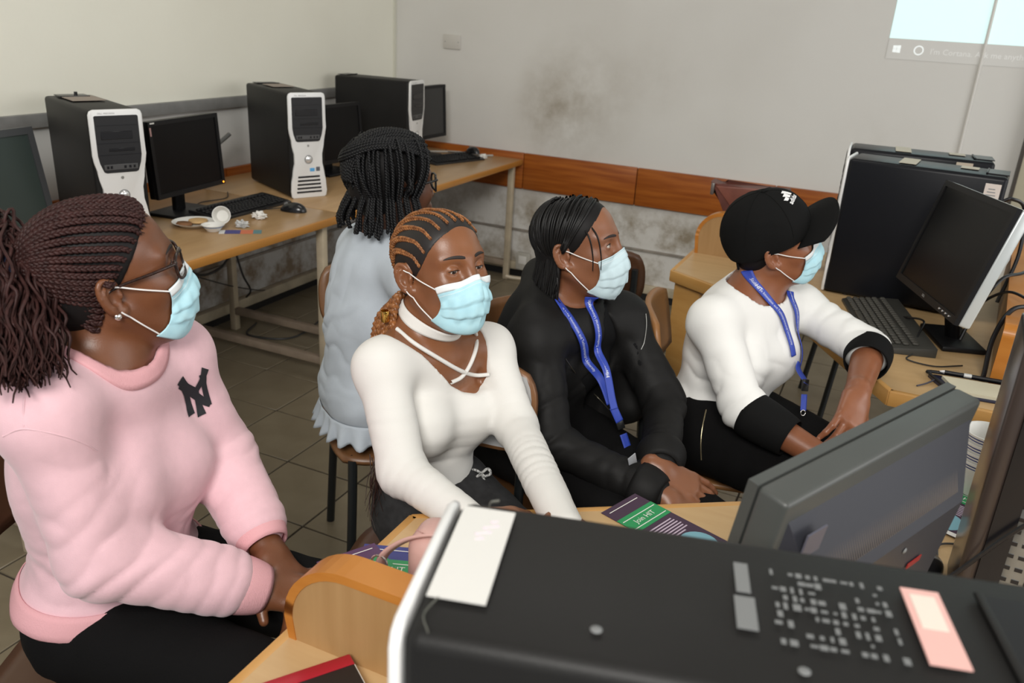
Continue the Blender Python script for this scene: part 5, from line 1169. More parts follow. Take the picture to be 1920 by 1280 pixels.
# hair: cap of short growth, plaits drawn back, band and crimped tail
reg1 = lambda p: -np.maximum(np.minimum(((p-H1.c) @ H1.U)-1.25*((p-H1.c) @ H1.F)-.006, .076-((p-H1.c) @ H1.F)), np.minimum(-.012-((p-H1.c) @ H1.F), ((p-H1.c) @ H1.U)+.055+.5*((p-H1.c) @ H1.F+.03)))
hc = hair_cap(H1, .0035, reg1); V, F = sdf_mesh(hc, .004); hair1 = sdf_obj('hair', V, F, M_hairb, r1)
bc = H1(-.122, .004, .040); bandF = H1.M @ A_(-1, 0, -.05)
hl = [(-.046, -.058, -.046), (-.036, -.066, -.028), (-.026, -.071, -.006), (-.022, -.073, .016), (-.004, -.0725, .030), (.012, -.069, .048), (.032, -.062, .067), (.056, -.050, .085), (.068, -.034, .097), (.074, -.014, .104)]
hlR = smooth_path(hl, 20); starts = [tuple(q) for q in hlR]+[(.074, .012, .104)]+[(a, -b, c) for a, b, c in hlR[::2][::-1]]
for i, S in enumerate(starts):
    u = i/(len(starts)-1); ang = -2.2+u*4.4; E = A_(-.112, .030*math.sin(ang), .040+.034*math.cos(ang)); S = A_(S)
    midp = (S+E)/2; midp = midp+unit(midp-A_(-.01, 0, .03))*.05
    q = on_scalp(H1, b1, [S+A_(.004, 0, 0), S*.55+midp*.45, midp, midp*.4+E*.6, E], 26, .0085)
    t = np.clip((np.linspace(0, 1, 26)-.80)/.2, 0, 1)[:, None]; tip = H1(*(A_(-.124, E[1]*.95, .040+(E[2]-.040)*.95))); q = q*(1-t)+(md(q[20], tip, 1)*t+q[20]*(0)) if False else q*(1-t)+tip*t
    q[0] -= H1.M @ (unit(S)*.006)
    tubes_obj('braid', braid_paths(q, .0128, .023, 9, .75, 1.0), M_hair1, hair1, 6, wparent=r1)
rnd = np.random.RandomState(11); fz = []
for i in range(260):                                                     # short loose growth between plaits and skin
    a = rnd.rand(); q0 = smooth_path(hl[3:], 50)[int(a*49)]; q0 = A_(q0)+rnd.randn(3)*A_(.006, .001, .006); q1 = q0+A_(-.020, 0, .004+.006*rnd.rand())
    k = on_scalp(H1, b1, [q0, q1], 5, .0012); fz.append((k, np.linspace(.0003, .0010, 5)))
tubes_obj('hairline_fuzz', fz, M_hairb, hair1, 4, kind='stuff', wparent=r1)
rg = [bc+H1.M @ A_(0, .036*math.cos(a), .042*math.sin(a)) for a in np.linspace(0, 2*PI, 30)]; tubes_obj('hair_band', [(rg, .008)], mat('navy_hair_tie', (0.012, 0.016, 0.05), 0.6), hair1, 8, wparent=r1)
tl = []
for i in range(620):
    a = rnd.rand()*2*PI; rr = math.sqrt(rnd.rand()); o = bc+H1.M @ A_(-.005, .032*rr*math.cos(a), .038*rr*math.sin(a)); sp = A_(math.cos(a)*.085*rr, 0, math.sin(a)*.05*rr)
    bk = H1.M @ A_(-1, 0, 0); u1, u2, u3 = rnd.randn(3)*.55; db = (bc-CAM_POS) @ CF; near = lambda x, y, d0: P(x, y, min([d0]+[((h-CAM_POS) @ CF)-.012 for h in (pix(G1, x, y),) if h is not None]))-CF*abs(u3)*.045; e1 = P(-4+20*u1, 455+34*u2, db+.010+.02*u3); e2 = near(40+46*u1, 560+34*u2, db-.005); e3 = near(52+56*u1+14*rnd.randn(), 692+16*u2+14*rnd.randn(), db-.015)
    q = smooth_path([o, e1, e2, e3], 34); ph = rnd.rand()*6; w = np.linspace(0, 1, 34); am = .0055*np.minimum(1, w*3); q = q+(H1.L[None]*np.sin(w*30+ph)[:, None]+A_(0, 0, 1)[None]*np.cos(w*30+ph)[:, None]*.5+bk[None]*np.cos(w*27+ph*2)[:, None])*am[:, None]; tl.append((q, np.interp(w, [0, .1, .8, 1], [.0020, .0027, .0026, .0010])))
tubes_obj('ponytail', tl, M_hair1, hair1, 5, kind='stuff', wparent=r1)
# glasses
def glasses(root, H, m, lens=True, w=.054, h=.040, label=None):
    gl = None
    for s in (-1, 1):
        c = A_(.106, s*.0345, .010); ol = []
        for a in np.linspace(0, 2*PI, 40):
            l = c[1]+w/2*math.copysign(abs(math.cos(a))**.6, math.cos(a)); ol.append(H(.112-5.5*l*l, l, c[2]+h/2*math.copysign(abs(math.sin(a))**.6, math.sin(a))))
        o = tubes_obj('glasses', [(ol, .0026)], m, root, 6) if gl is None else tubes_obj('rim', [(ol, .0026)], m, gl, 6, wparent=root)
        gl = gl or o
        if lens: grid_obj('lens', np.array([[p, H(.1055, s*.0345, .010)] for p in ol]), M_lens, gl, wparent=root)
        hx = c[1]+s*w/2; tubes_obj('temple', [(smooth_path([H(.091, hx, .022), H(.088, s*.069, .022), H(.050, s*.0745, .019), H(.005, s*.077, .016), H(-.016, s*.080, .010), H(-.026, s*.079, -.008)], 26), np.interp(np.linspace(0, 1, 26), [0, .1, .8, 1], [.0036, .0030, .0023, .0018]))], m, gl, 6, wparent=root)
    tubes_obj('bridge', [(smooth_path([H(.111, -.010, .017), H(.115, 0, .020), H(.111, .010, .017)], 8), .0018)], m, gl, 6, wparent=root)
    return gl
M_lens = bpy.data.materials.new('clear_lens'); M_lens.use_nodes = True; _b = M_lens.node_tree.nodes['Principled BSDF']; _b.inputs['Transmission Weight'].default_value = 1; _b.inputs['IOR'].default_value = 1.02; _b.inputs['Roughness'].default_value = 0.0
M_gl = mat('dark_tortoise', (0.010, 0.006, 0.005), 0.2, col2=(0.04, 0.015, 0.01), vscale=120)
glasses(r1, H1, M_gl)
er = H1(-.012, -.082, -.028); MB().lathe([(0, .0026), (.0022, .0024), (.0045, .0014), (.0055, 0), (.004, -.0005), (0, -.0005)], mx=frame(tuple(local(r1, er)), tuple(H1.U), tuple(-H1.L+H1.F*.3)), seg=20).build('earring', mat('bright_silver', (0.85, 0.83, 0.8), 0.15, 0.9), r1, label='round silver ear stud')

# ------------------------------------------------------------------ 2: white laced top, golden cornrows
M_skin2 = skin_mat('skin_warm_brown', (0.200, 0.074, 0.029), (0.240, 0.094, 0.039))
M_wtop = mat('white_jersey', (0.76, 0.745, 0.71), 0.75, bump=0.06, bscale=500)
M_corn = mat('golden_brown_braid', (0.15, 0.050, 0.014), 0.40, col2=(0.36, 0.145, 0.045), vscale=110); M_corn_d = mat('dark_scalp_hair', (0.011, 0.008, 0.007), 0.55)
s2 = dict(nb=A_(-.780, 1.330, .945), pel=A_(-.765, 1.350, .555), shR=P(716, 690, 1.546), shL=P(916, 655, 1.760), elR=P(755, 885, 1.500), elL=P(968, 800, 1.695), wrR=P(885, 980, 1.372), wrL=P(1060, 992, 1.335), hipR=A_(-.765, 1.31, .55), hipL=A_(-.725, 1.42, .55),
    knR=A_(-.40, 1.06, .55), knL=A_(-.37, 1.215, .55), anR=A_(-.40, 1.06, .085), anL=A_(-.37, 1.215, .085), fh=A_(1, -.25, 0)); torso_frame(s2)
H2 = from_ear(P(759, 521, 1.545), -22, 13, 0, .925)
r2 = person('person in a white long sleeved laced top with golden cornrows, eyes lowered', s2['pel'])
b2 = SDF(); head_prims(b2, H2, .0019, -.0022); body_prims(b2, s2, hipw=.80, bust=.86, girth=.86); b2.cap(H2(-.020, 0, -.035), s2['nb'], .049, .053, .03); b2.cap(H2(.02, 0, -.07), s2['nb']+s2['F']*.02, .034, .042, .03); arm_prims(b2, s2, 0, (.043, .039, .037, .025))
hR = unit(A_(.75, .62, -.03)); hL = unit(A_(.85, -.2, -.03)); hand_prims(b2, s2['wrR'], hR, A_(0, 0, 1), 1, .95); hand_prims(b2, s2['wrL'], hL, A_(0, 0, 1), -1, .95)
V, F = sdf_mesh(b2, .007, [box_of(H2.c, .135)], .0025); sdf_obj('body', V, F, M_skin2, r2); eyes(r2, H2, (1, -.1, -.45)); lashes(r2, H2, b2, .0019, -.0022); brows(r2, H2, b2, .002)
g = SDF(); body_prims(g, s2, .0045, hipw=.84, bust=.9, girth=.86); arm_prims(g, s2, .004, (.043, .039, .037, .027), .02)
vp = [(790, 664), (845, 722), (868, 735), (892, 738), (910, 724), (916, 700), (913, 660), (905, 628), (893, 602), (884, 585), (820, 575), (756, 600), (742, 613)]
vpts = on_path(b2, vp)[:10]; vo = lambda l, u: s2['nb']+s2['X']*l+s2['U']*u+s2['F']*.05; vpts = [vo(-.112, .022)]+vpts+[vo(.092, .075), vo(-.112, .075)]
g.fn(poly2((s2['F'], s2['X'], s2['U']), s2['nb'], vpts, -.035), .003, '-'); g.fn(neck_cut(s2['nb']-s2['U']*.03, unit(s2['U']*.92+s2['F']*.40), .066, s2['F']), .004, '-'); hc2 = s2['pel']+A_(0, 0, .085); g.plane(hc2, unit(-s2['U']-s2['F']*.12), .006)
V, F = sdf_mesh(g, .005)
folds2 = [(md(s2['shR'], s2['elR'], .7), .15, s2['elR']-s2['shR'], .030, .0022), (md(s2['elR'], s2['wrR'], .3), .14, s2['wrR']-s2['elR'], .024, .0025), (md(s2['shL'], s2['elL'], .8), .14, s2['elL']-s2['shL'], .028, .0022), (md(s2['elL'], s2['wrL'], .5), .14, s2['wrL']-s2['elL'], .024, .0028),
    (s2['shR']+A_(.03, .06, -.09), .08, A_(.2, .6, 1), .026, .0025), (s2['shL']+A_(.04, -.03, -.1), .07, A_(.2, -.6, 1), .026, .0025), (s2['pel']+A_(.06, -.05, .17), .14, A_(.1, .2, 1), .036, .0025)]
V = cloth_disp(V, F, folds2, .0007, 45); skin_up(g, V, F); sdf_obj('laced_top', V, F, M_wtop, r2)
G = []                                                                   # choker band of the top
for j in range(6):
    p, dr = ring(b2, s2['nb']+s2['F']*.012+unit(s2['U']*.93+s2['F']*.36)*(.036+.0042*j), unit(s2['U']*.93+s2['F']*.36), 60, R=.12); G.append(p+dr*(.0018+.0022*math.sin(PI*(.1+.8*j/5))))
grid_obj('choker_band', np.array(G).transpose(1, 0, 2), M_wtop, r2, closed=True, thick=.0025)
for pts in ([(744, 616), (775, 642), (820, 670), (862, 694), (890, 703), (917, 702)], [(884, 598), (892, 625), (893, 650), (882, 682), (866, 706), (846, 717)]):
    q = [x for x in (pix(b2, *v, .004) for v in pts) if x is not None]; tubes_obj('lacing', [(smooth_path(q, 30), .0042)], M_wtop, r2, 8)
M_jean = mat('charcoal_denim', (0.018, 0.018, 0.019), 0.8, var=0.3, vscale=60, bump=0.1, bscale=500)
lg = SDF(); leg_prims(lg, s2, 0, (.078, .058, .052, .038), .84); lg.ell(s2['pel']+A_(0, 0, .05), (.094, .122, .06), np.stack([unit(s2['fh']), np.cross(A_(0, 0, 1), unit(s2['fh'])), A_(0, 0, 1)], 1), .04); V, F = sdf_mesh(lg, .008); V = cloth_disp(V, F, [(s2['pel']+A_(.08, 0, .06), .15, A_(.6, .6, .2), .02, .003)], .0015, 40); skin_up(lg, V, F); sdf_obj('jeans', V, F, M_jean, r2); shoes(r2, s2, M_blackc)
M_cord = mat('black_white_cord', (0.02, 0.02, 0.02), 0.7, col2=(0.6, 0.6, 0.58), vscale=260)
kc = pix(lg, 903, 886, .006)
if kc is None: kc = s2['pel']+s2['F']*.12+A_(0, 0, .06)
ux, uy = CR, -CU
for lp in ([(0, 0), (-18, -8), (-26, 2), (-14, 8), (0, 0)], [(0, 0), (14, -10), (20, 0), (8, 6), (0, 0)], [(0, 0), (6, 18), (4, 36), (12, 50)], [(0, 0), (-6, 8), (-10, 14)]):
    q = [kc+ux*a*.00095+uy*b*.00095-CF*(.004+.002*i) for i, (a, b) in enumerate(lp)]; tubes_obj('drawstring', [(smooth_path(q, 18), .0032)], M_cord, r2, 6)
face_mask(r2, H2, b2, drop=-.004)
reg2 = lambda p: -np.maximum(np.minimum(((p-H2.c) @ H2.U)-1.50*((p-H2.c) @ H2.F)+.030, .074-((p-H2.c) @ H2.F)), np.minimum(-.012-((p-H2.c) @ H2.F), ((p-H2.c) @ H2.U)+.06))
hc = hair_cap(H2, .0022, reg2); V, F = sdf_mesh(hc, .0035); hair2 = sdf_obj('hair', V, F, M_corn_d, r2)
rows = [(.034, -.0715, .026), (.046, -.064, .052), (.055, -.052, .074), (.062, -.036, .090), (.066, -.018, .100), (.068, .000, .104), (.066, .018, .100), (.062, .036, .090), (.055, .052, .074), (.046, .064, .052), (.034, .0715, .026)]
hang2 = []
for i, S in enumerate(rows):
    u = (i-5)/5; l = S[1]; S = A_(S); kk = [S, S*A_(.45, 1.06, 1.0)+A_(0, 0, .022), A_(-.045, l*.98, .055+.055*(1-u*u)), A_(-.085, l*.72, .005+.045*(1-u*u)), A_(-.085, l*.62, -.040)]
    q = on_scalp(H2, b2, kk, 34, .0035); tubes_obj('cornrow', braid_paths(q, .0190, .022, 10, .32, 1.10), M_corn, hair2, 6, wparent=r2); hang2.append((q[-1], q[-1]-q[-3]))
rnd = np.random.RandomState(5)
for i, (o, t) in enumerate(hang2):
    e = o+A_(0, 0, -.20-.03*rnd.rand())+H2.M @ A_(-.020-.015*rnd.rand(), -.006+.012*rnd.randn()*.5-.018*(1 if i < 5 else -.5), 0); m = (o+e)/2+H2.M @ A_(-.015, -.010, .0)
    if i < 7: m = P(744-4.2*i, 560+4*i, 1.60+.006*i); e = P(730-5.5*i+3*(i % 3), 652, 1.595+.008*i)
    q = smooth_path([o, o+unit(t)*.012, m, e], 26); tubes_obj('hanging_braid', braid_paths(q, .0195, .030, 9, 1.0, .85), M_corn, hair2, 6, wparent=r2)
wp = []
for i in range(46):
    o = P(714+rnd.randn()*7, 850+rnd.rand()*20, 1.70+.02*rnd.randn()); e = P(706+rnd.randn()*15, 925+abs(rnd.randn())*36, 1.71+.02*rnd.randn()); m = (o+e)/2+A_(*(rnd.randn(3)*.008)); wp.append((smooth_path([o, m, e], 14), np.linspace(.0013, .0004, 14)))
tubes_obj('loose_hair_ends', wp, mat('dark_red_hair', (0.030, 0.010, 0.007), 0.45), hair2, 4, kind='stuff', wparent=r2)
gc = P(722, 592, 1.585); MB().lathe([(.0072, -.011), (.0080, -.009), (.0080, .009), (.0072, .011)], mx=frame(tuple(local(r2, gc)), (1, 0, 0), (.15, -.1, 1)), seg=16).build('hair_cuff', mat('gold', (0.75, 0.48, 0.12), 0.18, 1.0), r2, label='gold hair cuff')

# ------------------------------------------------------------------ 3: black jacket, blue lanyard, thin black braids
M_skin3 = skin_mat('skin_brown', (0.215, 0.084, 0.040), (0.250, 0.102, 0.050))
M_jack = mat('black_nylon', (0.0080, 0.0076, 0.0074), 0.62, spec=0.22, bump=0.05, bscale=200); M_tee = mat('black_tee', (0.006, 0.006, 0.0065), 0.85, spec=0.15)
M_blue = mat('blue_lanyard', (0.030, 0.065, 0.42), 0.5, bump=0.1, bscale=900); M_wink = mat('white_ink', (0.75, 0.78, 0.85), 0.5); M_blkp = mat('black_plastic', (0.012, 0.012, 0.012), 0.3)
s3 = dict(nb=A_(-.675, 1.795, .925), pel=A_(-.720, 1.795, .555), shR=P(1006, 630, 1.900), shL=P(1166, 598, 2.070), elR=P(1030, 828, 1.870), elL=P(1245, 755, 2.020), wrR=P(1250, 935, 1.734), wrL=P(1238, 880, 1.770), hipR=A_(-.755, 1.71, .55), hipL=A_(-.685, 1.875, .55),
    knR=A_(-.25, 1.425, .55), knL=A_(-.20, 1.55, .56), anR=A_(-.25, 1.43, .085), anL=A_(-.2, 1.56, .085), fh=unit(A_(1, -.42, 0))); torso_frame(s3)
H3 = from_ear(P(1054, 481, 1.87), 4, 11, 0, .95)
r3 = person('person in a black zip jacket with thin black braids and a blue lanyard, looking up', s3['pel'])
b3 = SDF(); head_prims(b3, H3, .0042, .001); body_prims(b3, s3, girth=.95); b3.cap(H3(-.022, 0, -.035), s3['nb'], .049, .053, .03); b3.cap(H3(.02, 0, -.07), s3['nb']+s3['F']*.02, .034, .042, .03); arm_prims(b3, s3)
hR = unit(A_(.82, .10, -.36)); hL = unit(A_(.93, .16, -.38))
hand_prims(b3, s3['wrR'], hR, A_(.25, -.15, 1), 1, .98, (16, 18, 10)); hand_prims(b3, s3['wrL'], hL, A_(.42, -.35, 1), -1, 1.0, (10, 16, 10), 12)
V, F = sdf_mesh(b3, .007, [box_of(H3.c, .135), box_of(s3['wrR']+hR*.09, .11), box_of(s3['wrL']+hL*.09, .11)], .0026); sdf_obj('body', V, F, M_skin3, r3); eyes(r3, H3, (1, .30, .12)); lashes(r3, H3, b3, .0042, .001); brows(r3, H3, b3)
g = SDF(); body_prims(g, s3, .008, girth=.95, belly=1.2); arm_prims(g, s3, .007, upto=.2); t3 = on_path(b3, [(1052, 596), (1078, 622), (1102, 626), (1120, 606), (1122, 575), (1112, 535), (1034, 530), (1030, 560)])
g.fn(poly2((s3['F'], s3['X'], s3['U']), s3['nb'], t3, -.05), .003, '-'); g.fn(neck_cut(s3['nb']-s3['U']*.035, unit(s3['U']*.92+s3['F']*.4), .068, s3['F']), .004, '-'); g.plane(s3['pel']+A_(0, 0, .0), A_(0, 0, -1), .006); V, F = sdf_mesh(g, .006)
V = cloth_disp(V, F, [(s3['pel']+s3['F']*.09+A_(0, 0, .2), .16, s3['U']+s3['X']*.4, .045, .003)], .001); skin_up(g, V, F); sdf_obj('tee_shirt', V, F, M_tee, r3); T3 = g
g = SDF(); body_prims(g, s3, .015, girth=.95, k=.035, belly=1.1);
for sg in (-1, 1): g.cap(s3['nb']-s3['U']*.12+s3['F']*.055+s3['X']*.105*sg, s3['pel']+s3['F']*.10+s3['X']*.135*sg+A_(0, 0, .06), .050, .055, .04)
g.cap(s3['nb']-s3['U']*.15+s3['F']*.05+s3['X']*.13, s3['pel']+s3['F']*.15+s3['X']*.19+A_(0, 0, .10), .050, .055, .04)
g.cap(s3['shR']-s3['F']*.03+s3['U']*.045, s3['nb']-s3['F']*.075+s3['U']*.02, .020, .034, .03); g.cap(s3['shL']-s3['F']*.02+s3['U']*.03, s3['nb']-s3['F']*.075+s3['U']*.02, .020, .034, .03)   # folded hood
o3 = on_path(T3, [(1040, 545), (1052, 610), (1062, 668), (1092, 712), (1135, 760), (1162, 805), (1178, 850), (1195, 880), (1200, 850), (1188, 790), (1172, 720), (1156, 650), (1140, 590), (1128, 550)])
g.fn(poly2((s3['F'], s3['X'], s3['U']), s3['nb'], o3, -.01), .008, '-'); g.fn(neck_cut(s3['nb']-s3['U']*.03, unit(s3['U']*.92+s3['F']*.4), .078, s3['F']), .012, '-'); arm_prims(g, s3, .0, (.054, .050, .047, .040), .03, .90); g.plane(s3['pel']+A_(0, 0, -.01), A_(0, 0, -1), .012); V, F = sdf_mesh(g, .006)
folds3 = [(s3['elR'], .18, s3['wrR']-s3['shR'], .050, .010), (md(s3['elR'], s3['wrR'], .75), .12, s3['wrR']-s3['elR'], .036, .008), (s3['elL'], .16, s3['wrL']-s3['shL'], .048, .010), (md(s3['elL'], s3['wrL'], .8), .11, s3['wrL']-s3['elL'], .034, .009), (md(s3['shL'], s3['elL'], .4), .12, A_(.4, .2, 1), .05, .007), (md(s3['shR'], s3['elR'], .4), .12, A_(.5, .4, 1), .055, .007), (s3['pel']+A_(.1, -.12, .2), .17, s3['U']-s3['X'], .055, .007)]
V = cloth_disp(V, F, folds3, .003, 26); skin_up(g, V, F); jk = sdf_obj('jacket', V, F, M_jack, r3)
zp = [q for q in (pix(g, *v, .002) for v in [(1060, 672), (1078, 698), (1098, 722), (1120, 744), (1142, 768)]) if q is not None]
M_zip = mat('brass_grey_zip', (0.22, 0.20, 0.15), 0.3, 0.8)
if len(zp) > 2: tubes_obj('zip', [(smooth_path(zp, 30), .0014)], M_zip, jk, 5, wparent=r3)
zp = [q for q in (pix(g, *v, .002) for v in [(1211, 588), (1212, 610), (1208, 640), (1202, 655)]) if q is not None]
if len(zp) > 2: tubes_obj('pocket_zip', [(smooth_path(zp, 20), .0013)], mat('steel_zip', (0.5, 0.5, 0.48), 0.25, 0.9), jk, 5, wparent=r3)
for d in 'RL': e, w = s3['el'+d], s3['wr'+d]; sleeve_cuff('cuff', md(e, w, .76), md(e, w, .97), .050, .036, M_jack, r3, puff=.008, ripple=.002)
lg = SDF(); leg_prims(lg, s3); V, F = sdf_mesh(lg, .009); V = cloth_disp(V, F, [], .003, 30); sdf_obj('trousers', V, F, M_blackc, r3); shoes(r3, s3, M_blackc)
def merged(*fs):
    q = SDF(); q.bvh = type('B', (), {'ray_cast': lambda self, o, d, m=9: min((h for h in (f.bvh.ray_cast(o, d, m) for f in fs) if h[0] is not None), key=lambda h: h[3], default=(None, None, None, None))})(); return q
def lanyard(root, target, left, right, tail, wid, texts_l, texts_r, nrm, label):
    """two straps meeting at the breastbone, stitched end, buckle, short strap and ring"""
    def on(pts, d0=None):
        out = []
        for v in pts:
            q = pix(target, *v); d = None if q is None else (q-CAM_POS) @ CF
            if d is None or (d0 is not None and abs(d-d0) > .035): d = (d0 or 1.9); q = P(*v, d)
            d0 = d; out.append(q)
        return out, d0
    L, e0 = on(left); R, e1 = on(right); T, _ = on(tail, e0)
    ln = thing('lanyard', label, 'lanyard', root.location)
    ribbon_on('strap', L, wid, nrm, target, M_blue, ln, .0055, 60, texts_l, M_wink); ribbon_on('strap', R, wid, nrm, target, M_blue, ln, .0075, 60, texts_r, M_wink, flip=True)
    o, q = ribbon_on('short_strap', T[1:], wid*1.0, nrm, target, M_blue, ln, .0060, 20); ribbon_on('stitched_end', [md(L[-1], R[-1]), md(md(L[-1], R[-1]), T[0]), T[0]], wid*1.05, nrm, target, M_blue, ln, .0095, 12); c = T[0]+nrm*.006; d = unit(T[1]-T[0]); sd = np.cross(nrm, d)
    MB().box((0, 0, 0), (.030, wid*1.05, .007), bevel=.002, mx=frame(tuple(local(ln, c+d*.004)), tuple(d), tuple(nrm))).build('buckle', M_blkp, ln, label='black plastic buckle')
    e = T[-1]+nrm*.006; tubes_obj('ring', [([e+d*.006+(d*math.cos(a)+sd*math.sin(a))*.007 for a in np.linspace(0, 2*PI, 20)], .0011)], mat('bright_silver', (0.85, 0.83, 0.8), 0.15, 0.9), ln, 6)
    return ln
def target_pt(fld, px, py):
    q = pix(fld, px, py); return q if q is not None else P(px, py, 1.9)
U3 = merged(T3, g, b3)
lanyard(r3, U3, [(1036, 555), (1050, 588), (1072, 622), (1094, 655), (1114, 688), (1130, 722), (1142, 756)], [(1105, 556), (1112, 590), (1120, 625), (1129, 665), (1138, 710), (1144, 745), (1149, 765)], [(1158, 788), (1166, 812), (1172, 830), (1178, 848)], .0185,
    (('Student', .020, .0105), ('HIT', .045, .014), ('The Innovation and Technopreneurial University', .150, .0098)), (('Student', .020, .0105), ('The Innovation and Technopreneurial University', .118, .0098), ('HIT', .205, .013)), unit(s3['F']*.8-CF*.5+A_(0, 0, .1)), 'blue lanyard with white lettering hanging on the open black jacket')
c_ = target_pt(U3, 1183, 866); MB().box((0, 0, 0), (.05, .022, .002), bevel=.0008, mx=frame(tuple(local(r3, c_+s3['F']*.006)), tuple(unit(s3['X']*.5-s3['U'])), tuple(s3['F']))).build('badge', mat('clear_badge', (0.35, 0.36, 0.38), 0.2), r3)
face_mask(r3, H3, b3, M_maskp, M_maskp, strip=False, drop=.003)
reg3 = lambda p: -np.maximum(np.minimum(((p-H3.c) @ H3.U)-1.45*((p-H3.c) @ H3.F)+.022, .072-((p-H3.c) @ H3.F)), np.minimum(-.012-((p-H3.c) @ H3.F), ((p-H3.c) @ H3.U)+.06))
hc = hair_cap(H3, .0020, reg3); V, F = sdf_mesh(hc, .004); hair3 = sdf_obj('hair', V, F, M_hairb, r3)
M_tw = mat('thin_black_braid', (0.006, 0.0055, 0.0055), 0.42, spec=0.3)
def fall(H, fl, root, side, drop_to, rnd, lift, out=.010, wave=.004, n=26, back=.0, fmax=-.022):
    """a plait that leaves the scalp at root, lies over the head and falls straight down"""
    a = A_(root); fe = float(np.clip(min(a[0]*1.06-.004, a[0]*.62-.036-back) if fmax < 0 and a[0] < -.05 else a[0]*.62-.036-back if fmax < 0 else a[0]*.75-.012 if a[0] > -.02 else a[0]*1.08-.004, -.1085, fmax)); edge = A_(fe, side*math.sqrt(max(.03*abs(a[1])/.07, 1-((fe+.012)/.098)**2))*.078, -.005)
    m = (a+edge)/2; m = m+unit(m-A_(-.01, 0, .03))*.05
    q = on_scalp(H, fl, [a, a*.5+m*.5, m, m*.35+edge*.65, edge], 16, lift); o = q[-1]; dn = A_(0, 0, -1.0); od = unit((H.M @ A_(edge[0]*.6, edge[1], 0))*A_(1, 1, 0)); L = max(.02, o[2]-drop_to)
    w = np.linspace(0, 1, 14)[1:]; ph = rnd.rand()*6; f = o+dn*(w*L)[:, None]+od*(out*np.sin(w*1.7))[:, None]+(np.stack([np.sin(w*7+ph), np.cos(w*6+ph*2), w*0], 1))*(wave*w)[:, None]
    return np.concatenate([q, f])
rnd = np.random.RandomState(21); pth = []
for i in range(165):
    a = (rnd.rand()*2-1)*PI; el = rnd.rand()**.8*1.25+.12; d = A_(math.cos(a)*math.cos(el)*.092-.012, math.sin(a)*math.cos(el)*.073, math.sin(el)*.080+.046)
    if d[0] > .040 and d[2] < .105-.3*abs(d[1]): continue
    sd = -1 if d[1] < .012 else 1; dz = H3.c[2]-.155-.045*rnd.rand(); 
    if d[0] > .02: dz += .03+.05*rnd.rand()
    pth.append((fall(H3, b3, d, sd, dz, rnd, .004+.004*rnd.rand(), .012, .006), np.concatenate([np.full(22, .0029), np.linspace(.0028, .0016, 7)])))
for l, x in ((-.060, .062), (-.066, .044)):                               # two strands beside the face
    o = H3(x-.012, l*.85, .075); q = smooth_path([o, H3(x+.012, l*1.12, .045), H3(x+.016, l*1.10, .0), H3(x+.012, l*1.08, -.035)], 26); pth.append((q, np.linspace(.0024, .0011, 26)))
tubes_obj('thin_braids', pth, M_tw, hair3, 5, kind='stuff', wparent=r3)

# ------------------------------------------------------------------ 4: white top, black cap
M_skin4 = skin_mat('skin_red_brown', (0.235, 0.085, 0.039), (0.275, 0.105, 0.050))
M_wsw = mat('white_scuba_fabric', (0.83, 0.825, 0.80), 0.75, bump=0.04, bscale=400)
M_cap = mat('black_cap_twill', (0.006, 0.006, 0.006), 0.85, spec=0.15, bump=0.2, bscale=900)
s4 = dict(nb=A_(-.272, 2.130, .905), pel=A_(-.320, 2.100, .555), shR=P(1336, 604, 2.050), shL=P(1496, 574, 2.252), elR=P(1395, 768, 1.995), elL=P(1630, 657, 2.125), wrR=P(1575, 878, 1.869), wrL=P(1606, 742, 1.955), hipR=A_(-.345, 2.01, .55), hipL=A_(-.295, 2.19, .55),
    knR=A_(.09, 1.80, .55), knL=A_(.10, 2.00, .55), anR=A_(.14, 1.80, .085), anL=A_(.13, 2.02, .085), fh=unit(A_(1, -.22, 0))); torso_frame(s4)
H4 = from_ear(P(1447, 485, 2.03), 15, 17, 13, .93)
r4 = person('person in a black cap and white top with black cuffs, elbow on the carrel desk', s4['pel'])
b4 = SDF(); head_prims(b4, H4, .0036); body_prims(b4, s4, girth=.98); b4.cap(H4(-.022, 0, -.035), s4['nb'], .052, .057, .03); b4.cap(H4(.02, 0, -.07), s4['nb']+s4['F']*.02, .036, .044, .03); arm_prims(b4, s4, 0, (.046, .042, .042, .027))
hR = unit(A_(.8, -.1, -.3)); hL = unit(P(1583, 825, 1.885)-s4['wrL']); nL = unit(-CF+CR*.15)
hand_prims(b4, s4['wrR'], hR, A_(0, -.2, 1), 1); hand_prims(b4, s4['wrL'], hL, nL, 1, 1.08, (22, 30, 20), 9, fcurl=[(18, 25, 15), (24, 32, 20), (30, 36, 22), (36, 40, 24)])
V, F = sdf_mesh(b4, .007, [box_of(H4.c, .135), box_of(s4['wrL']+hL*.08, .11)], .0026); sdf_obj('body', V, F, M_skin4, r4); eyes(r4, H4, (1, .1, .1)); lashes(r4, H4, b4, .0036, 0); brows(r4, H4, b4)
g = SDF(); body_prims(g, s4, .012, girth=1.02, belly=1.06, bust=1.1); arm_prims(g, s4, .0, (.055, .051, .049, .046), .025, .08)
nc4 = s4['nb']+s4['F']*.004; na4 = unit(s4['U']*.93+s4['F']*.30-s4['X']*.10); g.fn(neck_cut(nc4-na4*.05, na4, .074, s4['F'], (.95, 1.28)), .004, '-'); hc4 = s4['pel']+A_(0, 0, .075); g.plane(hc4, A_(-.05, 0, -1), .006); V, F = sdf_mesh(g, .0055)
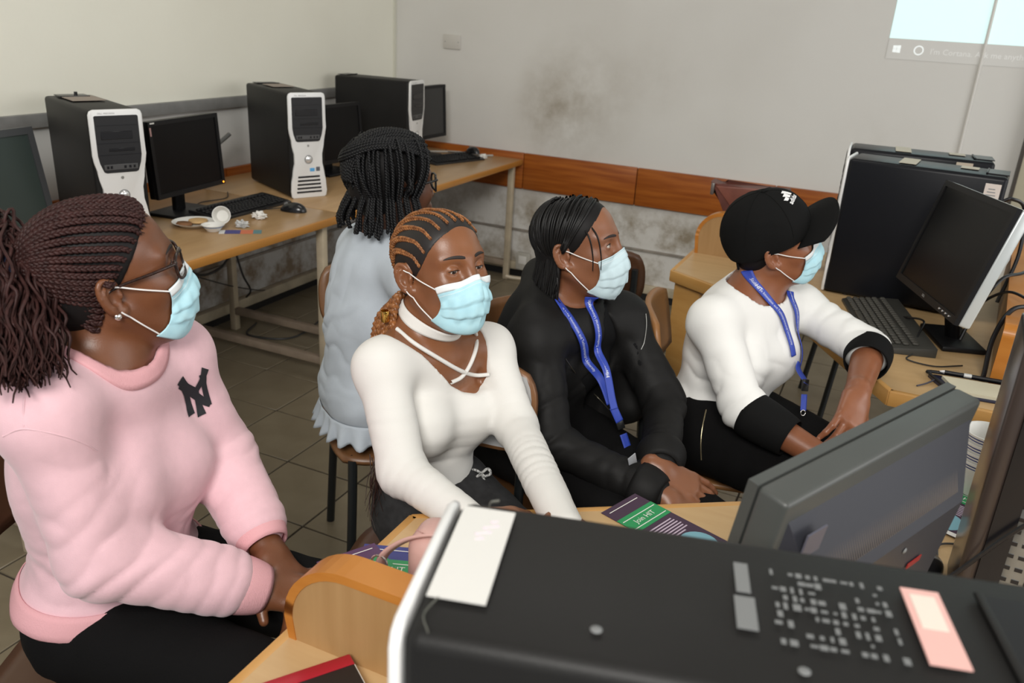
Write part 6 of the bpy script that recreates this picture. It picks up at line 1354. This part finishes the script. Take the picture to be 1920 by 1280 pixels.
folds4 = [(s4['elR'], .17, s4['wrR']-s4['shR'], .055, .008), (md(s4['shR'], s4['elR'], .4), .13, A_(.5, .2, .8), .075, .006), (s4['elL'], .15, s4['wrL']-s4['shL'], .05, .009), (md(s4['shL'], s4['elL'], .45), .12, s4['elL']-s4['shL'], .055, .007), (s4['pel']+s4['F']*.1+A_(0, 0, .19), .17, s4['U']+s4['X']*.7, .065, .006), (s4['pel']+s4['F']*.05-s4['X']*.1+A_(0, 0, .15), .14, s4['U']-s4['X']*.4, .05, .006), (s4['nb']+s4['F']*.1-A_(0, 0, .08), .10, s4['X']+s4['U']*.3, .05, .003)]
V = cloth_disp(V, F, folds4, .002, 28); skin_up(g, V, F); sdf_obj('white_top', V, F, M_wsw, r4); G4 = g
M_bcuff = mat('black_rib_cuff', (0.006, 0.006, 0.006), 0.85, spec=0.15)
e, w = s4['elR'], s4['wrR']; sleeve_cuff('cuff', md(e, w, .04), md(e, w, .50), .055, .045, M_bcuff, r4, puff=.003); e, w = s4['elL'], s4['wrL']; sleeve_cuff('cuff', md(e, w, .02), md(e, w, .30), .056, .050, M_bcuff, r4, puff=.003)
lg = SDF(); leg_prims(lg, s4, 0, (.100, .066, .058, .042)); lg.ell(s4['pel']+A_(0, 0, .05), (.115, .155, .08), None, .04); V, F = sdf_mesh(lg, .008); V = cloth_disp(V, F, [], .003, 30); skin_up(lg, V, F); tr = sdf_obj('trousers', V, F, M_blackc, r4); shoes(r4, s4, M_blackc)
zp = [q for q in (pix(lg, *v, .002) for v in [(1324, 768), (1319, 790), (1315, 815), (1314, 840), (1315, 862)]) if q is not None]
if len(zp) > 2: tubes_obj('zip', [(smooth_path(zp, 24), .0018)], mat('brass_zip', (0.55, 0.47, 0.30), 0.25, 0.9), tr, 6, wparent=r4)
face_mask(r4, H4, b4)
reg4 = lambda p: -np.minimum(-.010-((p-H4.c) @ H4.F), ((p-H4.c) @ H4.U)+.062)
hc = hair_cap(H4, .0035, reg4); V, F = sdf_mesh(hc, .0045); sdf_obj('hair', V, F, M_hairb, r4)
cp = SDF(); cp.ell(H4(-.018, 0, .058), A_(.104, .084, .096), H4.M, .02); cp.ell(H4(.026, 0, .060), A_(.064, .074, .078), H4.M, .03); cp.ell(H4(-.055, 0, .02), A_(.058, .068, .062), H4.M, .03)
cutn = H4.M @ unit(A_(.25, 0, -1)); cp.plane(H4(.0, 0, .016), cutn, .003); V, F = sdf_mesh(cp, .004); V = cloth_disp(V, F, [(H4(-.04, -.07, .06), .09, H4.M @ A_(.4, 0, 1), .05, .003)], .0008, 40); skin_up(cp, V, F)
cap4 = sdf_obj('cap', V, F, M_cap, r4)
G = []
for i in range(25):
    a = -1.05+2.1*i/24; row = []
    for j in range(9):
        t = j/8; r = t*(.084*(1-.22*(a/1.05)**4)); base = A_(.086*math.cos(a*.86), .088*math.sin(a*1.05), .060); out = unit(A_(math.cos(a*.45), math.sin(a*.45)*.8, 0)); q = base+out*r; q[2] += -.004*t-.034*(abs(math.sin(a))**1.8)+.42*(q[0]-.086); row.append(H4(*q))
    G.append(row)
grid_obj('brim', np.array(G), M_cap, cap4, thick=.004, wparent=r4)
tubes_obj('brim_edge', [(np.array([q[-1] for q in G]), .0022)], M_cap, cap4, 6, wparent=r4)
for a in (0, PI/3, -PI/3, PI, 2*PI/3, -2*PI/3):
    d = A_(math.cos(a), math.sin(a)*.8, 0); k = [A_(-.012, 0, .14)+d*.004, A_(-.012, 0, .11)+d*.06, A_(-.012, 0, .05)+d*.09]; q = on_scalp(H4, cp, k, 16, .0004); tubes_obj('seam', [(q, .0008)], M_cap, cap4, 4, wparent=r4)
q = scalp(H4, cp, [A_(-.006, 0, 1)], .002)[0]; MB().lathe([(0, .004), (.005, .003), (.008, 0)], mx=frame(tuple(local(r4, q)), tuple(H4.F), tuple(H4.U))).build('top_button', M_cap, cap4)
MB().box((0, 0, 0), (.006, .022, .030), bevel=.002, mx=frame(tuple(local(r4, H4(-.098, -.028, -.018))), tuple(H4.F), tuple(H4.U))).build('back_strap', M_cap, cap4)
# cap emblem: three slanted bars over a lower-case word
ev, ef = [], []
for x0, hh in ((-.017, .009), (-.004, .0155), (.009, .022)):
    b = [(x0, 0), (x0+.0095, 0), (x0+.0095-.006*0+.000-hh*.52+.004, hh), (x0-hh*.52+.0005, hh)]; ef.append(tuple(range(len(ev), len(ev)+4))); ev += b
tv, tf = text_mesh('adidas', .0165, bold=.0004); ef += [tuple(i+len(ev) for i in f_) for f_ in tf]; ev += [(a[0], a[1]-.0085) for a in tv]
c = pix(cp, 1481, 369); nrm = unit(c-H4(-.01, 0, .05)); yd = unit(H4.U-nrm*(H4.U @ nrm)); xd = unit(np.cross(yd, nrm)); ev, ef = subdiv2d(ev, ef, .004); drape('cap_emblem', ev, ef, c, xd, yd, -nrm, cp, mat('white_embroidery', (0.82, 0.82, 0.82), 0.6), cap4, .0012, wparent=r4, label='white three bar emblem with lettering')
U4 = merged(g, b4)
lanyard(r4, U4, [(1392, 507), (1410, 528), (1432, 552), (1455, 577), (1478, 602), (1496, 636), (1506, 672)], [(1478, 545), (1482, 560), (1491, 584), (1500, 612), (1507, 640), (1511, 668), (1510, 690)], [(1507, 718), (1505, 738), (1504, 755), (1503, 768)], .0175,
    (('University  Student', .022, .0098), ('HIT', .060, .013), ('The Innovation and Technopreneurial University', .150, .0092)), (('The Innovation and Technopreneurial University', .09, .0092), ('HIT', .165, .012)), unit(s4['F']*.7-CF*.6+A_(0, 0, .1)), 'blue lanyard with white lettering hanging on the white top')

# ------------------------------------------------------------------ 5: pale blue top, seen from behind
M_skin5 = skin_mat('skin_dark_brown', (0.110, 0.045, 0.026), (0.135, 0.056, 0.032))
M_pale = mat('pale_blue_cotton', (0.52, 0.575, 0.635), 0.85, bump=0.08, bscale=350, var=0.03)
s5 = dict(nb=A_(-1.110, 1.695, 1.000), pel=A_(-1.190, 1.740, .555), shR=A_(-.955, 1.600, .960), shL=A_(-1.225, 1.785, .945), elR=A_(-1.00, 1.74, .77), elL=A_(-1.12, 1.98, .74), wrR=A_(-1.03, 1.95, .70), wrL=A_(-1.02, 2.12, .68), hipR=A_(-1.14, 1.685, .55), hipL=A_(-1.27, 1.815, .55),
    knR=A_(-.98, 2.06, .55), knL=A_(-1.11, 2.18, .55), anR=A_(-.98, 2.08, .085), anL=A_(-1.11, 2.20, .085), fh=unit(A_(.68, .73, 0))); torso_frame(s5)
H5 = Head(P(733, 352, 2.0), 62, 2, 0, .97)
r5 = person('person in a pale blue top seen from behind with thick black braids, turned away', s5['pel'])
b5 = SDF(); head_prims(b5, H5, .0036); body_prims(b5, s5); b5.cap(H5(-.022, 0, -.035), s5['nb'], .050, .056, .03); arm_prims(b5, s5); hand_prims(b5, s5['wrR'], A_(.1, .9, -.1), A_(0, 0, 1), 1); hand_prims(b5, s5['wrL'], A_(.7, .4, -.1), A_(0, 0, 1), -1)
V, F = sdf_mesh(b5, .007, [box_of(H5.c, .135)], .003); sdf_obj('body', V, F, M_skin5, r5); eyes(r5, H5); brows(r5, H5, b5)
g = SDF(); body_prims(g, s5, .015, girth=1.0, k=.06, belly=1.22, bust=.8); arm_prims(g, s5, 0, (.056, .052, .048, .042), .03, .8); g.fn(neck_cut(s5['nb']-s5['U']*.03, s5['U'], .062, s5['F']), .006, '-'); hc5 = s5['pel']+A_(0, 0, -.035); g.plane(hc5, A_(0, 0, -1), .01); V, F = sdf_mesh(g, .006)
bk = -s5['F']
folds5 = [(s5['pel']+bk*.1+A_(0, 0, .14), .20, A_(.2, .2, 1), .055, .010), (s5['pel']+bk*.1+A_(-.02, -.04, .26), .17, s5['U']+s5['X']*.5, .060, .009), (s5['shL']+bk*.03-A_(0, 0, .16), .14, A_(0, .3, 1), .05, .008), (md(s5['shL'], s5['elL']), .14, s5['elL']-s5['shL'], .05, .008), (s5['nb']+bk*.1-A_(0, 0, .12), .12, s5['X']+s5['U']*.4, .05, .006)]
V = cloth_disp(V, F, folds5, .003, 26); skin_up(g, V, F); sdf_obj('pale_blue_top', V, F, M_pale, r5)
G = []
for j in range(8):
    t = j/7; p, dr = ring(g, hc5+A_(0, 0, .012), A_(0, 0, 1), 150, R=.3); n = len(p); wv = np.sin(np.arange(n)*2*PI/n*21+.6*np.sin(np.arange(n)*.21)); G.append(p+dr*(.003+.014*t+.012*t*wv)[:, None]+A_(0, 0, -1)*(.055*t+.004*wv*t)[:, None])
grid_obj('ruffle_hem', np.array(G).transpose(1, 0, 2), M_pale, r5, closed=True, thick=.0015)
lg = SDF(); leg_prims(lg, s5, 0, (.080, .060, .054, .040), .80); V, F = sdf_mesh(lg, .009); sdf_obj('trousers', V, F, M_blackc, r5); shoes(r5, s5, M_blackc)
reg5 = lambda p: -np.maximum(np.minimum(((p-H5.c) @ H5.U)-1.45*((p-H5.c) @ H5.F)+.022, .072-((p-H5.c) @ H5.F)), np.minimum(-.012-((p-H5.c) @ H5.F), ((p-H5.c) @ H5.U)+.07))
hc = hair_cap(H5, .004, reg5); V, F = sdf_mesh(hc, .005); hair5 = sdf_obj('hair', V, F, M_hairb, r5)
M_bx = mat('black_box_braid', (0.0065, 0.0065, 0.0072), 0.5, spec=0.25)
rnd = np.random.RandomState(8)
for i in range(72):
    a = -PI+(i+.5)/72*2*PI+rnd.randn()*.03; el = .30+.55*((i*7) % 5)/4
    d = A_(math.cos(a)*math.cos(el)*.092-.012, math.sin(a)*math.cos(el)*.073, math.sin(el)*.080+.046)
    if d[0] > .046: continue
    dz = H5.c[2]-.078-.012*rnd.rand()-.010*((i*7) % 5)/4; q = fall(H5, b5, d, -1 if d[1] < 0 else 1, dz, rnd, .008+.010*((i*7) % 5)/4+(.010 if abs(d[1]) > .045 else 0), .028, .003, fmax=.030)
    tubes_obj('braid', braid_paths(q, .0125, .020, 8, .9, 1.0), M_bx, hair5, 5, wparent=r5)
for i in range(9):                                                      # top section drawn across to the back
    l = -.052+.013*i; k = [A_(.062-.2*abs(l), l, .100-.3*abs(l)), A_(.0, l*1.0, .135), A_(-.06, l*.8, .115), A_(-.105, l*.5, .07), A_(-.112, l*.4, .03)]
    q = on_scalp(H5, b5, k, 30, .014); tubes_obj('top_braid', braid_paths(q, .0135, .021, 8), M_bx, hair5, 5, wparent=r5)
for i in range(4):
    k = [A_(.050, -.060+.006*i, .066+.012*i), A_(.0, -.062, .090+.010*i), A_(-.05, -.050, .100+.010*i), A_(-.10, -.005, .078+.010*i), A_(-.09, .06, .06)]
    tubes_obj('top_braid', braid_paths(on_scalp(H5, b5, k, 30, .022), .0135, .021, 8), M_bx, hair5, 5, wparent=r5)
glasses(r5, H5, mat('thin_black_frame', (0.012, 0.012, 0.012), 0.3))
